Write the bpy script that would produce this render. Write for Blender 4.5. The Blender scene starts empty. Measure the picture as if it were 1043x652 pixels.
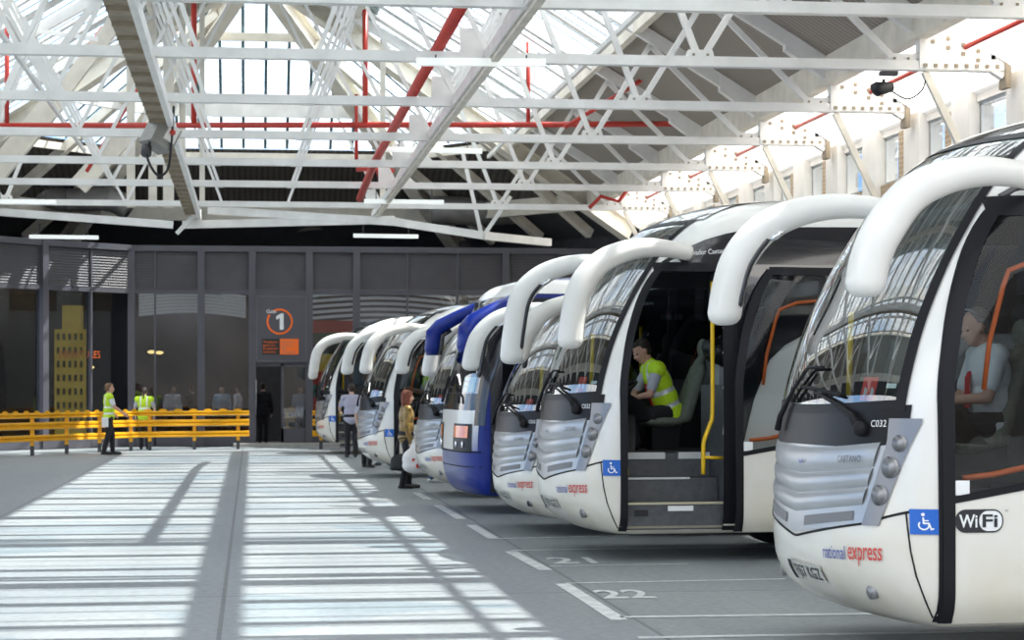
import bpy, bmesh, math, random
import numpy as np
from mathutils import Vector, Matrix, Quaternion

random.seed(7)
SC = bpy.context.scene
COL = SC.collection
PI = math.pi
TH = math.atan(266.0 / 2200.0)      # camera turned right of the lane by this much
FPX, CX, HY, EYE = 2200.0, 521.5, 392.0, 1.75
CR = (math.cos(TH), -math.sin(TH))
CF = (math.sin(TH), math.cos(TH))


def cam_xy(X, Y):
    return (X * CR[0] + Y * CF[0], X * CR[1] + Y * CF[1])


def P(px, py, Y):
    """photo pixel + distance along the view -> point in the hall"""
    X = (px - CX) / FPX * Y
    x, y = cam_xy(X, Y)
    return Vector((x, y, EYE + (HY - py) / FPX * Y))


# ---------------------------------------------------------------- mesh builder
class MB:
    def __init__(s):
        s.v, s.f, s.m, s.sm = [], [], [], []

    def add(s, verts, faces, mi=0, smooth=False):
        o = len(s.v)
        s.v.extend([tuple(map(float, p)) for p in verts])
        for f in faces:
            s.f.append([i + o for i in f]); s.m.append(mi); s.sm.append(smooth)
        return s

    def box(s, c, d, rz=0.0, mi=0, ry=0.0):
        hx, hy, hz = d[0] / 2, d[1] / 2, d[2] / 2
        R = Matrix.Rotation(rz, 3, 'Z') @ Matrix.Rotation(ry, 3, 'Y')
        vs = [Vector(c) + R @ Vector((sx * hx, sy * hy, sz * hz)) for sx in (-1, 1) for sy in (-1, 1) for sz in (-1, 1)]
        return s.add(vs, [(0, 1, 3, 2), (4, 6, 7, 5), (0, 4, 5, 1), (2, 3, 7, 6), (0, 2, 6, 4), (1, 5, 7, 3)], mi)

    def mm(s, x0, x1, y0, y1, z0, z1, mi=0):
        return s.box(((x0 + x1) / 2, (y0 + y1) / 2, (z0 + z1) / 2), (abs(x1 - x0), abs(y1 - y0), abs(z1 - z0)), mi=mi)

    def bar(s, a, b, w, h, up=(0, 0, 1), mi=0):
        a, b = Vector(a), Vector(b)
        d = (b - a)
        if d.length < 1e-6: return s
        d.normalize()
        up = Vector(up)
        r = d.cross(up)
        if r.length < 1e-4: r = d.cross(Vector((1, 0, 0)))
        r.normalize(); u = r.cross(d).normalized()
        vs = []
        for p in (a, b):
            for sx, sz in ((-1, -1), (1, -1), (1, 1), (-1, 1)):
                vs.append(p + r * (sx * w / 2) + u * (sz * h / 2))
        return s.add(vs, [(0, 1, 2, 3), (7, 6, 5, 4), (0, 4, 5, 1), (1, 5, 6, 2), (2, 6, 7, 3), (3, 7, 4, 0)], mi)

    def ibeam(s, a, b, w, h, t=0.02, up=(0, 0, 1), mi=0):
        """rolled steel section: two flanges and a web"""
        a, b = Vector(a), Vector(b)
        d = (b - a).normalized(); r = d.cross(Vector(up)).normalized(); u = r.cross(d).normalized()
        s.bar(a + u * (h / 2 - t / 2), b + u * (h / 2 - t / 2), w, t, up, mi)
        s.bar(a - u * (h / 2 - t / 2), b - u * (h / 2 - t / 2), w, t, up, mi)
        s.bar(a, b, t, h - 2 * t, up, mi)
        return s

    def tube(s, pts, r, seg=10, mi=0, ra=None, ref=None, cap=True):
        """sweep; r float/list (in-plane), ra optional second radius list"""
        pts = [Vector(p) for p in pts]; n = len(pts)
        rr = r if isinstance(r, (list, tuple)) else [r] * n
        r2 = ra if ra is not None else rr
        if not isinstance(r2, (list, tuple)): r2 = [r2] * n
        rings = []; prev = None
        for i, p in enumerate(pts):
            t = (pts[min(i + 1, n - 1)] - pts[max(i - 1, 0)]).normalized()
            if prev is None:
                q = Vector(ref) if ref else (Vector((0, 0, 1)) if abs(t.z) < .9 else Vector((1, 0, 0)))
            else:
                q = prev
            q = (q - t * q.dot(t)).normalized(); prev = q
            b = t.cross(q)
            rings.append([p + q * (math.cos(2 * PI * k / seg) * rr[i]) + b * (math.sin(2 * PI * k / seg) * r2[i]) for k in range(seg)])
        vs = [v for ring in rings for v in ring]; fs = []
        for i in range(n - 1):
            for k in range(seg):
                k2 = (k + 1) % seg
                fs.append((i * seg + k, i * seg + k2, (i + 1) * seg + k2, (i + 1) * seg + k))
        if cap:
            fs.append(tuple(range(seg - 1, -1, -1))); fs.append(tuple((n - 1) * seg + k for k in range(seg)))
        return s.add(vs, fs, mi, True)

    def cyl(s, a, b, r, seg=16, mi=0, r2=None):
        return s.tube([a, b], [r, r if r2 is None else r2], seg, mi)

    def ell(s, c, rad, R=None, seg=16, rings=10, mi=0):
        c = Vector(c); vs = []; fs = []
        R = R or Matrix.Identity(3)
        vs.append(c + R @ Vector((0, 0, rad[2])))
        for i in range(1, rings):
            a = PI * i / rings
            for k in range(seg):
                b = 2 * PI * k / seg
                vs.append(c + R @ Vector((rad[0] * math.sin(a) * math.cos(b), rad[1] * math.sin(a) * math.sin(b), rad[2] * math.cos(a))))
        vs.append(c + R @ Vector((0, 0, -rad[2])))
        for k in range(seg):
            fs.append((0, 1 + k, 1 + (k + 1) % seg))
        for i in range(rings - 2):
            for k in range(seg):
                a = 1 + i * seg
                fs.append((a + k, a + seg + k, a + seg + (k + 1) % seg, a + (k + 1) % seg))
        a = 1 + (rings - 2) * seg
        for k in range(seg):
            fs.append((a + k, len(vs) - 1, a + (k + 1) % seg))
        return s.add(vs, fs, mi, True)

    def cap(s, a, b, ra, rb, seg=12, mi=0):
        """tapered capsule"""
        a, b = Vector(a), Vector(b)
        d = (b - a); L = d.length
        if L < 1e-6: return s.ell(a, (ra, ra, ra), seg=seg, mi=mi)
        d.normalize()
        q = d.orthogonal().normalized(); e = d.cross(q)
        prof = [(-ra * math.cos(t), ra * math.sin(t)) for t in np.linspace(0.12, PI / 2, 5)]
        prof += [(L + rb * math.sin(t), rb * math.cos(t)) for t in np.linspace(0, PI / 2 - .12, 5)]
        vs = []; fs = []; n = len(prof)
        for (h, r) in prof:
            for k in range(seg):
                t = 2 * PI * k / seg
                vs.append(a + d * h + q * (r * math.cos(t)) + e * (r * math.sin(t)))
        for i in range(n - 1):
            for k in range(seg):
                k2 = (k + 1) % seg
                fs.append((i * seg + k, i * seg + k2, (i + 1) * seg + k2, (i + 1) * seg + k))
        fs.append(tuple(range(seg - 1, -1, -1))); fs.append(tuple((n - 1) * seg + k for k in range(seg)))
        return s.add(vs, fs, mi, True)

    def grid(s, fn, us, vs_, mi=0, smooth=True, skip=None, flip=False):
        nu, nv = len(us), len(vs_)
        pts = [fn(u, v) for u in us for v in vs_]
        fs = []
        for i in range(nu - 1):
            for j in range(nv - 1):
                if skip and skip((us[i] + us[i + 1]) / 2, (vs_[j] + vs_[j + 1]) / 2): continue
                f = (i * nv + j, (i + 1) * nv + j, (i + 1) * nv + j + 1, i * nv + j + 1)
                fs.append(f[::-1] if flip else f)
        return s.add(pts, fs, mi, smooth)

    def quad(s, a, b, c, d, mi=0):
        return s.add([a, b, c, d], [(0, 1, 2, 3)], mi)

    def prism(s, poly, fn, depth, mi=0):
        """poly of 2D points -> fn(u,v,offset) front and back"""
        n = len(poly)
        vs = [fn(u, v, 0) for u, v in poly] + [fn(u, v, depth) for u, v in poly]
        fs = [tuple(range(n - 1, -1, -1)), tuple(range(n, 2 * n))] + [(k, (k + 1) % n, n + (k + 1) % n, n + k) for k in range(n)]
        return s.add(vs, fs, mi)

    def mesh(s, name, mats):
        me = bpy.data.meshes.new(name)
        me.from_pydata(s.v, [], s.f)
        for m in (mats if isinstance(mats, (list, tuple)) else [mats]): me.materials.append(m)
        me.polygons.foreach_set('material_index', s.m)
        me.polygons.foreach_set('use_smooth', s.sm)
        me.update()
        return me

    def build(s, name, mats, parent=None, loc=None, fixn=False):
        me = s.mesh(name, mats)
        if fixn:
            bm = bmesh.new(); bm.from_mesh(me); bmesh.ops.recalc_face_normals(bm, faces=bm.faces[:]); bm.to_mesh(me); bm.free()
        return link(name, me, parent, loc)


def link(name, me, parent=None, loc=None):
    o = bpy.data.objects.new(name, me); COL.objects.link(o)
    if parent is not None: o.parent = parent
    if loc is not None: o.location = loc
    return o


def empty(name, loc=(0, 0, 0), rz=0.0, label=None, cat=None, group=None):
    o = bpy.data.objects.new(name, None); COL.objects.link(o)
    o.location = loc; o.rotation_euler = (0, 0, rz); o.empty_display_size = .2
    return tag(o, label, cat, group)


def tag(o, label=None, cat=None, group=None, kind=None):
    if label: o['label'] = label
    if cat: o['category'] = cat
    if group: o['group'] = group
    if kind: o['kind'] = kind
    return o


def struct(o):
    o['kind'] = 'structure'; return o


def copy_tree(o, parent=None):
    c = o.copy(); COL.objects.link(c)
    if parent is not None: c.parent = parent
    for ch in list(o.children): copy_tree(ch, c)
    return c


def remesh(mb, voxel, smooth=4, fac=.5):
    """union of overlapping closed shapes as one continuous smooth surface"""
    me = mb.mesh('tmp', [])
    o = bpy.data.objects.new('tmp', me); COL.objects.link(o)
    m = o.modifiers.new('r', 'REMESH'); m.mode = 'VOXEL'; m.voxel_size = voxel; m.use_smooth_shade = True
    if smooth:
        m2 = o.modifiers.new('s', 'SMOOTH'); m2.iterations = smooth; m2.factor = fac
    dg = bpy.context.evaluated_depsgraph_get(); dg.update()
    out = bpy.data.meshes.new_from_object(o.evaluated_get(dg))
    bpy.data.objects.remove(o); bpy.data.meshes.remove(me)
    return out


def bez(pts, n=8):
    """Catmull-Rom through points"""
    pts = [Vector(p) for p in pts]; out = []
    for i in range(len(pts) - 1):
        p0 = pts[max(i - 1, 0)]; p1 = pts[i]; p2 = pts[i + 1]; p3 = pts[min(i + 2, len(pts) - 1)]
        for k in range(n):
            t = k / n
            out.append(.5 * ((2 * p1) + (p2 - p0) * t + (2 * p0 - 5 * p1 + 4 * p2 - p3) * t * t + (3 * p1 - p0 - 3 * p2 + p3) * t ** 3))
    out.append(pts[-1])
    return out


def pchip(xs, ys):
    xs = np.array(xs, float); ys = np.array(ys, float)
    h = np.diff(xs); d = np.diff(ys) / h
    m = np.zeros_like(xs); m[0] = d[0]; m[-1] = d[-1]
    for i in range(1, len(xs) - 1):
        if d[i - 1] * d[i] > 0:
            w1 = 2 * h[i] + h[i - 1]; w2 = h[i] + 2 * h[i - 1]
            m[i] = (w1 + w2) / (w1 / d[i - 1] + w2 / d[i])

    def f(x):
        x = min(max(x, xs[0]), xs[-1])
        i = min(max(int(np.searchsorted(xs, x)) - 1, 0), len(xs) - 2)
        t = (x - xs[i]) / h[i]
        return float((2 * t ** 3 - 3 * t * t + 1) * ys[i] + (t ** 3 - 2 * t * t + t) * h[i] * m[i] + (-2 * t ** 3 + 3 * t * t) * ys[i + 1] + (t ** 3 - t * t) * h[i] * m[i + 1])
    return f


def lerp(a, b, t): return a + (b - a) * t


# ---------------------------------------------------------------- materials
def nodes(m):
    m.use_nodes = True
    nt = m.node_tree
    return nt, nt.nodes, nt.links


def pbr(name, col, rough=.5, metal=0.0, var=.0, scale=6.0, bump=0.0, coat=0.0, col2=None, emis=None, es=0.0, back=None, spec=None):
    m = bpy.data.materials.new(name)
    nt, N, L = nodes(m)
    b = N['Principled BSDF']
    b.inputs['Roughness'].default_value = rough
    b.inputs['Metallic'].default_value = metal
    if coat: b.inputs['Coat Weight'].default_value = coat; b.inputs['Coat Roughness'].default_value = .05
    if spec is not None: b.inputs['Specular IOR Level'].default_value = spec
    c = (*col, 1)
    b.inputs['Base Color'].default_value = c
    out = None
    if var or col2 or bump:
        tc = N.new('ShaderNodeTexCoord'); no = N.new('ShaderNodeTexNoise')
        no.inputs['Scale'].default_value = scale; no.inputs['Detail'].default_value = 6
        L.new(tc.outputs['Object'], no.inputs['Vector'])
        if var or col2:
            rp = N.new('ShaderNodeValToRGB')
            rp.color_ramp.elements[0].position = .32; rp.color_ramp.elements[1].position = .68
            c2 = col2 if col2 else tuple(x * (1 - var) for x in col)
            rp.color_ramp.elements[0].color = (*c2, 1); rp.color_ramp.elements[1].color = c
            L.new(no.outputs['Fac'], rp.inputs['Fac']); out = rp.outputs['Color']
            L.new(out, b.inputs['Base Color'])
        if bump:
            bu = N.new('ShaderNodeBump'); bu.inputs['Strength'].default_value = bump; bu.inputs['Distance'].default_value = .02
            L.new(no.outputs['Fac'], bu.inputs['Height']); L.new(bu.outputs['Normal'], b.inputs['Normal'])
    if back:
        ge = N.new('ShaderNodeNewGeometry'); mx = N.new('ShaderNodeMix'); mx.data_type = 'RGBA'
        L.new(ge.outputs['Backfacing'], mx.inputs['Factor'])
        if out: L.new(out, mx.inputs['A'])
        else: mx.inputs['A'].default_value = c
        mx.inputs['B'].default_value = (*back, 1)
        L.new(mx.outputs['Result'], b.inputs['Base Color'])
    if emis:
        b.inputs['Emission Color'].default_value = (*emis, 1); b.inputs['Emission Strength'].default_value = es
    return m


def glass(name, tint=(.8, .9, .88), ior=1.5, rough=0.0, diff=0.0, dcol=(.8, .85, .9), refl=1.0, fmax=1.0):
    """thin pane: tinted see-through plus mirror-like reflection"""
    m = bpy.data.materials.new(name)
    nt, N, L = nodes(m)
    N.remove(N['Principled BSDF'])
    out = N['Material Output']
    tr = N.new('ShaderNodeBsdfTransparent'); tr.inputs['Color'].default_value = (*tint, 1)
    gl = N.new('ShaderNodeBsdfGlossy'); gl.inputs['Roughness'].default_value = rough
    gl.inputs['Color'].default_value = (refl, refl, refl, 1)
    f0 = ((ior - 1) / (ior + 1)) ** 2 * 2          # two surfaces of the pane
    ge = N.new('ShaderNodeLayerWeight'); ge.inputs['Blend'].default_value = .5
    po = N.new('ShaderNodeMath'); po.operation = 'POWER'; po.inputs[1].default_value = 5
    L.new(ge.outputs['Facing'], po.inputs[0])
    lw = N.new('ShaderNodeMath'); lw.operation = 'MULTIPLY_ADD'
    L.new(po.outputs[0], lw.inputs[0]); lw.inputs[1].default_value = fmax - f0; lw.inputs[2].default_value = f0
    mx = N.new('ShaderNodeMixShader')
    L.new(lw.outputs[0], mx.inputs['Fac'])
    base = tr
    if diff:
        df = N.new('ShaderNodeBsdfTranslucent'); df.inputs['Color'].default_value = (*dcol, 1)
        m2 = N.new('ShaderNodeMixShader'); m2.inputs['Fac'].default_value = diff
        L.new(tr.outputs[0], m2.inputs[1]); L.new(df.outputs[0], m2.inputs[2]); base = m2
    L.new(base.outputs[0], mx.inputs[1]); L.new(gl.outputs[0], mx.inputs[2])
    L.new(mx.outputs[0], out.inputs['Surface'])
    return m


M = {}
def coach_paint(name, col, dirt, z0, z1):
    """white paint with road dirt gathering towards the bottom"""
    m = pbr(name, col, .24, coat=.35)
    nt, N, L = nodes(m); b = N['Principled BSDF']
    tc = N.new('ShaderNodeTexCoord'); sp = N.new('ShaderNodeSeparateXYZ'); no = N.new('ShaderNodeTexNoise')
    no.inputs['Scale'].default_value = 2.2; no.inputs['Detail'].default_value = 7
    L.new(tc.outputs['Object'], sp.inputs[0]); L.new(tc.outputs['Object'], no.inputs['Vector'])
    mr = N.new('ShaderNodeMapRange'); mr.inputs['From Min'].default_value = z1; mr.inputs['From Max'].default_value = z0
    L.new(sp.outputs['Z'], mr.inputs['Value'])
    mu = N.new('ShaderNodeMath'); mu.operation = 'MULTIPLY'; L.new(mr.outputs[0], mu.inputs[0])
    ad = N.new('ShaderNodeMath'); ad.operation = 'MULTIPLY_ADD'; L.new(no.outputs['Fac'], ad.inputs[0]); ad.inputs[1].default_value = 1.4; ad.inputs[2].default_value = -.05
    L.new(ad.outputs[0], mu.inputs[1])
    mx = N.new('ShaderNodeMix'); mx.data_type = 'RGBA'; L.new(mu.outputs[0], mx.inputs['Factor'])
    mx.inputs['A'].default_value = (*col, 1); mx.inputs['B'].default_value = (*dirt, 1)
    ge = N.new('ShaderNodeNewGeometry'); m2 = N.new('ShaderNodeMix'); m2.data_type = 'RGBA'
    L.new(ge.outputs['Backfacing'], m2.inputs['Factor']); L.new(mx.outputs['Result'], m2.inputs['A']); m2.inputs['B'].default_value = (.04, .04, .045, 1)
    L.new(m2.outputs['Result'], b.inputs['Base Color'])
    return m


M['white'] = coach_paint('coach_white_paint', (.80, .79, .755), (.66, .60, .45), .35, 1.5)
M['arm'] = pbr('mirror_arm_white', (.80, .785, .74), .3, var=.07, scale=3, coat=.2)
M['blackgloss'] = pbr('gloss_black_panel', (.02, .02, .024), .12, coat=.5)
M['mask'] = pbr('dark_grey_mask', (.008, .008, .009), .38, spec=.2)
M['rubber'] = pbr('black_rubber', (.014, .014, .016), .6, spec=.2)
M['frame'] = pbr('dark_door_frame', (.011, .011, .014), .45, spec=.2)
M['silver'] = pbr('silver_grille', (.40, .415, .43), .3, metal=.5, var=.12, scale=3)
M['slot'] = pbr('grille_shadow_line', (.16, .16, .165), .5)
M['lampglass'] = pbr('headlamp_lens', (.80, .82, .84), .12, metal=.85, coat=1)
M['lampdark'] = pbr('headlamp_bowl', (.30, .30, .31), .3, metal=.5)
M['windscreen'] = glass('windscreen_glass', (.66, .76, .74), 2.1)
M['sideglass'] = pbr('dark_side_glass', (.012, .014, .018), .04, coat=1)
M['dome'] = pbr('roof_dome_glass', (.02, .03, .045), .05, coat=1, spec=.9)
M['doorglass'] = glass('door_glass', (.60, .63, .64), 1.25)
M['tint'] = glass('tinted_window_glass', (.10, .12, .135), 1.5)
M['blue'] = pbr('coach_blue_paint', (.004, .022, .24), .3, coat=.2, var=.2, spec=.3, scale=2, back=(.02, .02, .03))
M['signblue'] = pbr('access_sign_blue', (.01, .12, .52), .4)
M['signwhite'] = pbr('sign_white', (.85, .86, .86), .5)
M['letter_blue'] = pbr('lettering_blue', (.07, .10, .36), .4)
M['letter_red'] = pbr('lettering_red', (.62, .05, .04), .4)
M['letter_dark'] = pbr('lettering_dark', (.02, .02, .025), .4)
M['letter_silver'] = pbr('lettering_grey', (.12, .12, .13), .4)
M['plate'] = pbr('plate_white', (.62, .61, .55), .5, var=.2, scale=20)
M['tyre'] = pbr('tyre', (.02, .02, .02), .8)
M['wheel'] = pbr('wheel_steel', (.35, .35, .36), .4, metal=.7)
M['interior'] = pbr('interior_trim', (.055, .055, .06), .6, var=.25, scale=8)
M['interior_mid'] = pbr('interior_grey', (.16, .165, .175), .6, var=.15, scale=9)
M['interior_light'] = pbr('interior_light_grey', (.42, .43, .45), .6)
M['step'] = pbr('step_grey', (.10, .105, .115), .55, var=.3, scale=14)
M['nosing'] = pbr('step_nosing', (.5, .46, .33), .5)
M['nosing_w'] = pbr('step_nosing_pale', (.6, .62, .62), .5)
M['yellow'] = pbr('handrail_yellow', (.85, .52, .01), .35)
M['orange'] = pbr('handrail_orange', (.75, .13, .01), .35)
M['seat'] = pbr('seat_grey_green', (.20, .215, .175), .8, var=.25, scale=30)
M['cloth'] = pbr('seat_cloth', (.09, .095, .13), .9, var=.3, scale=30)
M['cover'] = pbr('headrest_cover', (.55, .57, .6), .8)
M['barrier'] = pbr('barrier_yellow', (.88, .43, .01), .4, var=.12, scale=3)
M['darksteel'] = pbr('dark_steel', (.06, .06, .065), .6)
M['truss'] = pbr('white_painted_steel', (.88, .87, .84), .5, var=.14, scale=2.5, bump=.05)
M['truss2'] = pbr('cream_painted_steel', (.80, .75, .65), .55, var=.2, scale=2.5)
M['rust'] = pbr('brown_web_plate', (.34, .28, .20), .7, var=.3, scale=5)
M['red'] = pbr('red_pipe_paint', (.55, .045, .03), .4, var=.15, scale=3)
M['anthracite'] = pbr('anthracite_cladding', (.085, .083, .10), .45, var=.12, scale=2)
M['louvre'] = pbr('louvre_blade', (.135, .128, .138), .5, var=.15, scale=2)
M['duct'] = pbr('duct_metal', (.26, .25, .24), .5, metal=.3, var=.4, scale=1.6)
M['termglass'] = glass('terminal_glass', (.62, .65, .68), 1.4)
M['orangepanel'] = pbr('sign_orange', (.95, .16, .01), .5)
M['signblack'] = pbr('sign_black', (.015, .015, .016), .5)
M['batten'] = pbr('light_batten_white', (.85, .88, .86), .5, emis=(.95, 1, .95), es=.35)
M['cable'] = pbr('black_cable', (.015, .015, .015), .6)
M['greybox'] = pbr('grey_box', (.30, .29, .26), .5, var=.2)
M['lit'] = pbr('bright_window', (.8, .9, .9), .5, emis=(.8, .95, .95), es=.8)
M['lit2'] = pbr('warm_lamp', (.9, .7, .3), .5, emis=(1, .7, .25), es=2.5)
M['green'] = pbr('poster_green', (.05, .25, .10), .5)
M['dred'] = pbr('board_red', (.40, .05, .03), .5, emis=(.4, .05, .03), es=.25)  # red with added glow, for the banded reflection in the glass
M['mirroryellow'] = pbr('display_yellow', (.55, .38, .05), .5, var=.3, scale=3, emis=(.55, .38, .05), es=.28)  # glowing yellow for what the terminal glass reflects
M['mirrordark'] = pbr('display_dark', (.06, .05, .02), .5)
M['blind'] = pbr('mirrored_pale', (.6, .62, .62), .5, emis=(.6, .62, .62), es=.35)  # pale with added glow, for the facade mirrored in the panes
# ================================================================ COACHES
class Hull:
    def __init__(s, xn, w, D, p, z0, z1, L):
        s.xn = pchip(*zip(*xn)); s.w = pchip(*zip(*w)); s.D0 = D; s.p = p; s.z0, s.z1, s.L = z0, z1, L
        s.wmax = max(b for a, b in w)

    def D(s, z):
        d = s.D0 * min(1.0, s.w(z) / (s.wmax * .88))
        return min(d, s.xn(.8) + s.D0 - s.xn(z)) if z < .8 else d

    def ft(s, t):
        a = min(abs(t), 1.0)
        return 1 - (1 - a ** s.p) ** (1 / s.p)

    def front(s, t, z):
        return Vector((s.xn(z) + s.D(z) * s.ft(t), t * s.w(z), z))

    def side(s, x, z, sg=-1):
        xn, D, w = s.xn(z), s.D(z), s.w(z)
        if x >= xn + D: return Vector((x, sg * w, z))
        k = min(max(1 - (x - xn) / D, 0), 1)
        return Vector((x, sg * w * (1 - k ** s.p) ** (1 / s.p), z))

    def off(s, fn, a, b, d, sg):
        """fn(a,b) pushed outward by d"""
        e = .01
        p = fn(a, b)
        n = (fn(a + e, b) - fn(a - e, b)).cross(fn(a, b + e) - fn(a, b - e))
        if n.length < 1e-12: return p
        n.normalize()
        c = Vector((max(2.0, p.x), 0, min(p.z, 2.0)))
        if n.dot(p - c) < 0: n = -n
        return p + n * d

    def F(s, t, z, d=0.0): return s.off(s.front, t, z, d, 1)

    def S(s, x, z, d=0.0, sg=-1): return s.off(lambda a, b: s.side(a, b, sg), x, z, d, sg)


LEV = Hull(
    xn=[(.28, .50), (.36, .34), (.48, .20), (.62, .13), (.8, .11), (1.1, .135), (1.45, .16), (1.6, .175), (2.0, .275), (2.5, .49), (2.8, .67), (3.0, .81), (3.25, 1.04), (3.4, 1.27), (3.55, 1.68), (3.64, 2.3), (3.68, 3.1)],
    w=[(.28, 1.16), (.36, 1.22), (.5, 1.25), (1.7, 1.25), (2.4, 1.222), (2.9, 1.18), (3.2, 1.125), (3.4, 1.03), (3.55, .83), (3.64, .48), (3.68, .02)],
    D=.60, p=2.3, z0=.28, z1=3.68, L=11.9)
BLU = Hull(
    xn=[(.26, .2), (.36, .1), (.6, .02), (.9, .0), (1.4, .03), (1.6, .06), (2.2, .20), (2.7, .38), (3.0, .56), (3.12, .72), (3.2, 1.1), (3.26, 2.0)],
    w=[(.26, 1.2), (.36, 1.24), (.5, 1.25), (1.7, 1.25), (2.5, 1.22), (2.95, 1.18), (3.08, 1.1), (3.18, .9), (3.24, .5), (3.26, .02)],
    D=.42, p=3.0, z0=.26, z1=3.26, L=11.8)


def door_front(z):      # front edge of the doorway seen from the side (levante)
    return pchip([.2, 1.67, 2.06, 2.54, 2.83, 2.95], [.62, .62, .67, .81, .97, 1.08])(z)


DOOR_X1, DOOR_Z0, DOOR_Z1 = 1.70, .33, 2.93
TE = .87                # windscreen edge


def te(z): return lerp(.87, .84, min(max((z - 1.6) / 1.6, 0), 1))


def shell(H, hole):
    """painted body skin of a coach, with real openings"""
    mb = MB()
    zs = [H.z0, H.z0 + .04, H.z0 + .08] + list(np.arange(H.z0 + .13, H.z1 - .36, .05)) + list(np.linspace(H.z1 - .34, H.z1, 18))
    NQ = 84
    phis = np.linspace(-PI / 2, PI / 2, NQ + 1)
    side = [.05 * k for k in range(1, 40)] + list(np.linspace(2.05, 1, 1)) 
    side = sorted(set([round(a, 3) for a in [.05 * k for k in range(1, 42)] + list(np.linspace(2.3, H.L, 12))]))
    cols = [('s', -1, d) for d in side[::-1]] + [('f', ph, 0) for ph in phis] + [('s', 1, d) for d in side]

    def pt(c, z):
        xn, D, w = H.xn(z), H.D(z), H.w(z)
        if c[0] == 'f':
            sn = math.sin(abs(c[1])); cs = math.cos(c[1])
            t = math.copysign(sn ** (2 / H.p), c[1])
            return Vector((xn + D * (1 - max(cs, 0) ** (2 / H.p)), t * w, z))
        d = c[2] / side[-1]
        x0 = xn + D
        return Vector((min(x0 + c[2], x0 + (H.L - x0) * d) if c[2] > 2.2 else x0 + c[2], c[1] * w, z))
    pts = [[pt(c, z) for z in zs] for c in cols]
    nz = len(zs); fs = []
    for i in range(len(cols) - 1):
        for j in range(nz - 1):
            c = (pts[i][j] + pts[i + 1][j] + pts[i + 1][j + 1] + pts[i][j + 1]) / 4
            if hole(c): continue
            fs.append((i * nz + j, i * nz + j + 1, (i + 1) * nz + j + 1, (i + 1) * nz + j))
    n = len(cols) * nz
    fs.append(tuple(range(nz)) + tuple((len(cols) - 1) * nz + j for j in range(nz - 1, -1, -1)))   # rear wall
    fs.append(tuple(i * nz for i in range(len(cols))))                                             # underside
    mb.add([p for r in pts for p in r], fs, 0, True)
    return mb


def fpatch(H, t0, t1, z0, z1, nt=24, nz=10, d=.008, mb=None, mi=0, bulge=0):
    """patch on the nose; z0,z1 functions of t or numbers; t0,t1 functions of z or numbers"""
    mb = mb or MB()
    fz0 = z0 if callable(z0) else (lambda t: z0)
    fz1 = z1 if callable(z1) else (lambda t: z1)
    ft0 = t0 if callable(t0) else (lambda z: t0)
    ft1 = t1 if callable(t1) else (lambda z: t1)

    def fn(a, b):
        z = lerp(fz0(0), fz1(0), b)
        for _ in range(3):
            t = lerp(ft0(z), ft1(z), a)
            z = lerp(fz0(t), fz1(t), b)
        return H.F(t, z, d + bulge * 4 * b * (1 - b))
    return mb.grid(fn, list(np.linspace(0, 1, nt + 1)), list(np.linspace(0, 1, nz + 1)), mi, flip=True)


def spatch(H, x0, x1, z0, z1, nx=8, nz=14, d=.008, sg=-1, mb=None, mi=0):
    """patch on the side; x bounds may be functions of z, z bounds of x"""
    mb = mb or MB()
    fx0 = x0 if callable(x0) else (lambda z: x0)
    fx1 = x1 if callable(x1) else (lambda z: x1)
    fz0 = z0 if callable(z0) else (lambda x: z0)
    fz1 = z1 if callable(z1) else (lambda x: z1)

    def fn(a, b):
        xm = lerp(fx0(1.5), fx1(1.5), a); z = lerp(fz0(xm), fz1(xm), b); x = xm
        for _ in range(3):
            x = lerp(fx0(z), fx1(z), a)
            z = lerp(fz0(x), fz1(x), b)
        return H.S(x, z, d, sg)
    return mb.grid(fn, list(np.linspace(0, 1, nx + 1)), list(np.linspace(0, 1, nz + 1)), mi, flip=(sg > 0))


def fline(H, pts, w, d=.012, mb=None, mi=0, h=.006):
    """thin raised line on the nose through (t,z) points"""
    mb = mb or MB()
    P3 = [H.F(t, z, d) for t, z in pts]
    return mb.tube(P3, [w / 2] * len(P3), 6, mi)


def sline(H, pts, w, d=.010, sg=-1, mb=None, mi=0):
    mb = mb or MB()
    return mb.tube([H.S(x, z, d, sg) for x, z in pts], w / 2, 6, mi)


def text_mesh(s, shear=0.0, offset=0.0, space=1.0):
    cu = bpy.data.curves.new('lettering', 'FONT'); cu.body = s; cu.size = 1; cu.shear = shear; cu.offset = offset
    cu.space_character = space; cu.resolution_u = 3
    o = bpy.data.objects.new('lettering', cu); COL.objects.link(o)
    dg = bpy.context.evaluated_depsgraph_get(); dg.update()
    me = bpy.data.meshes.new_from_object(o.evaluated_get(dg))
    bm = bmesh.new(); bm.from_mesh(me); bmesh.ops.triangulate(bm, faces=bm.faces[:])
    vs = [v.co.copy() for v in bm.verts]; fs = [[v.index for v in f.verts] for f in bm.faces]
    bm.free(); bpy.data.objects.remove(o); bpy.data.meshes.remove(me)
    x0 = min(v.x for v in vs); x1 = max(v.x for v in vs)
    y0 = 0; y1 = max(v.y for v in vs)
    return [((v.x - x0), v.y) for v in vs], fs, x1 - x0, y1


def text_on(mb, s, fn, width, height=None, mi=0, **k):
    """fn(u,v): u along 0..width, v up"""
    vs, fs, w, h = text_mesh(s, **k)
    sx = width / w; sy = (height / h) if height else sx
    mb.add([fn(x * sx, y * sy) for x, y in vs], fs, mi)
    return mb


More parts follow.
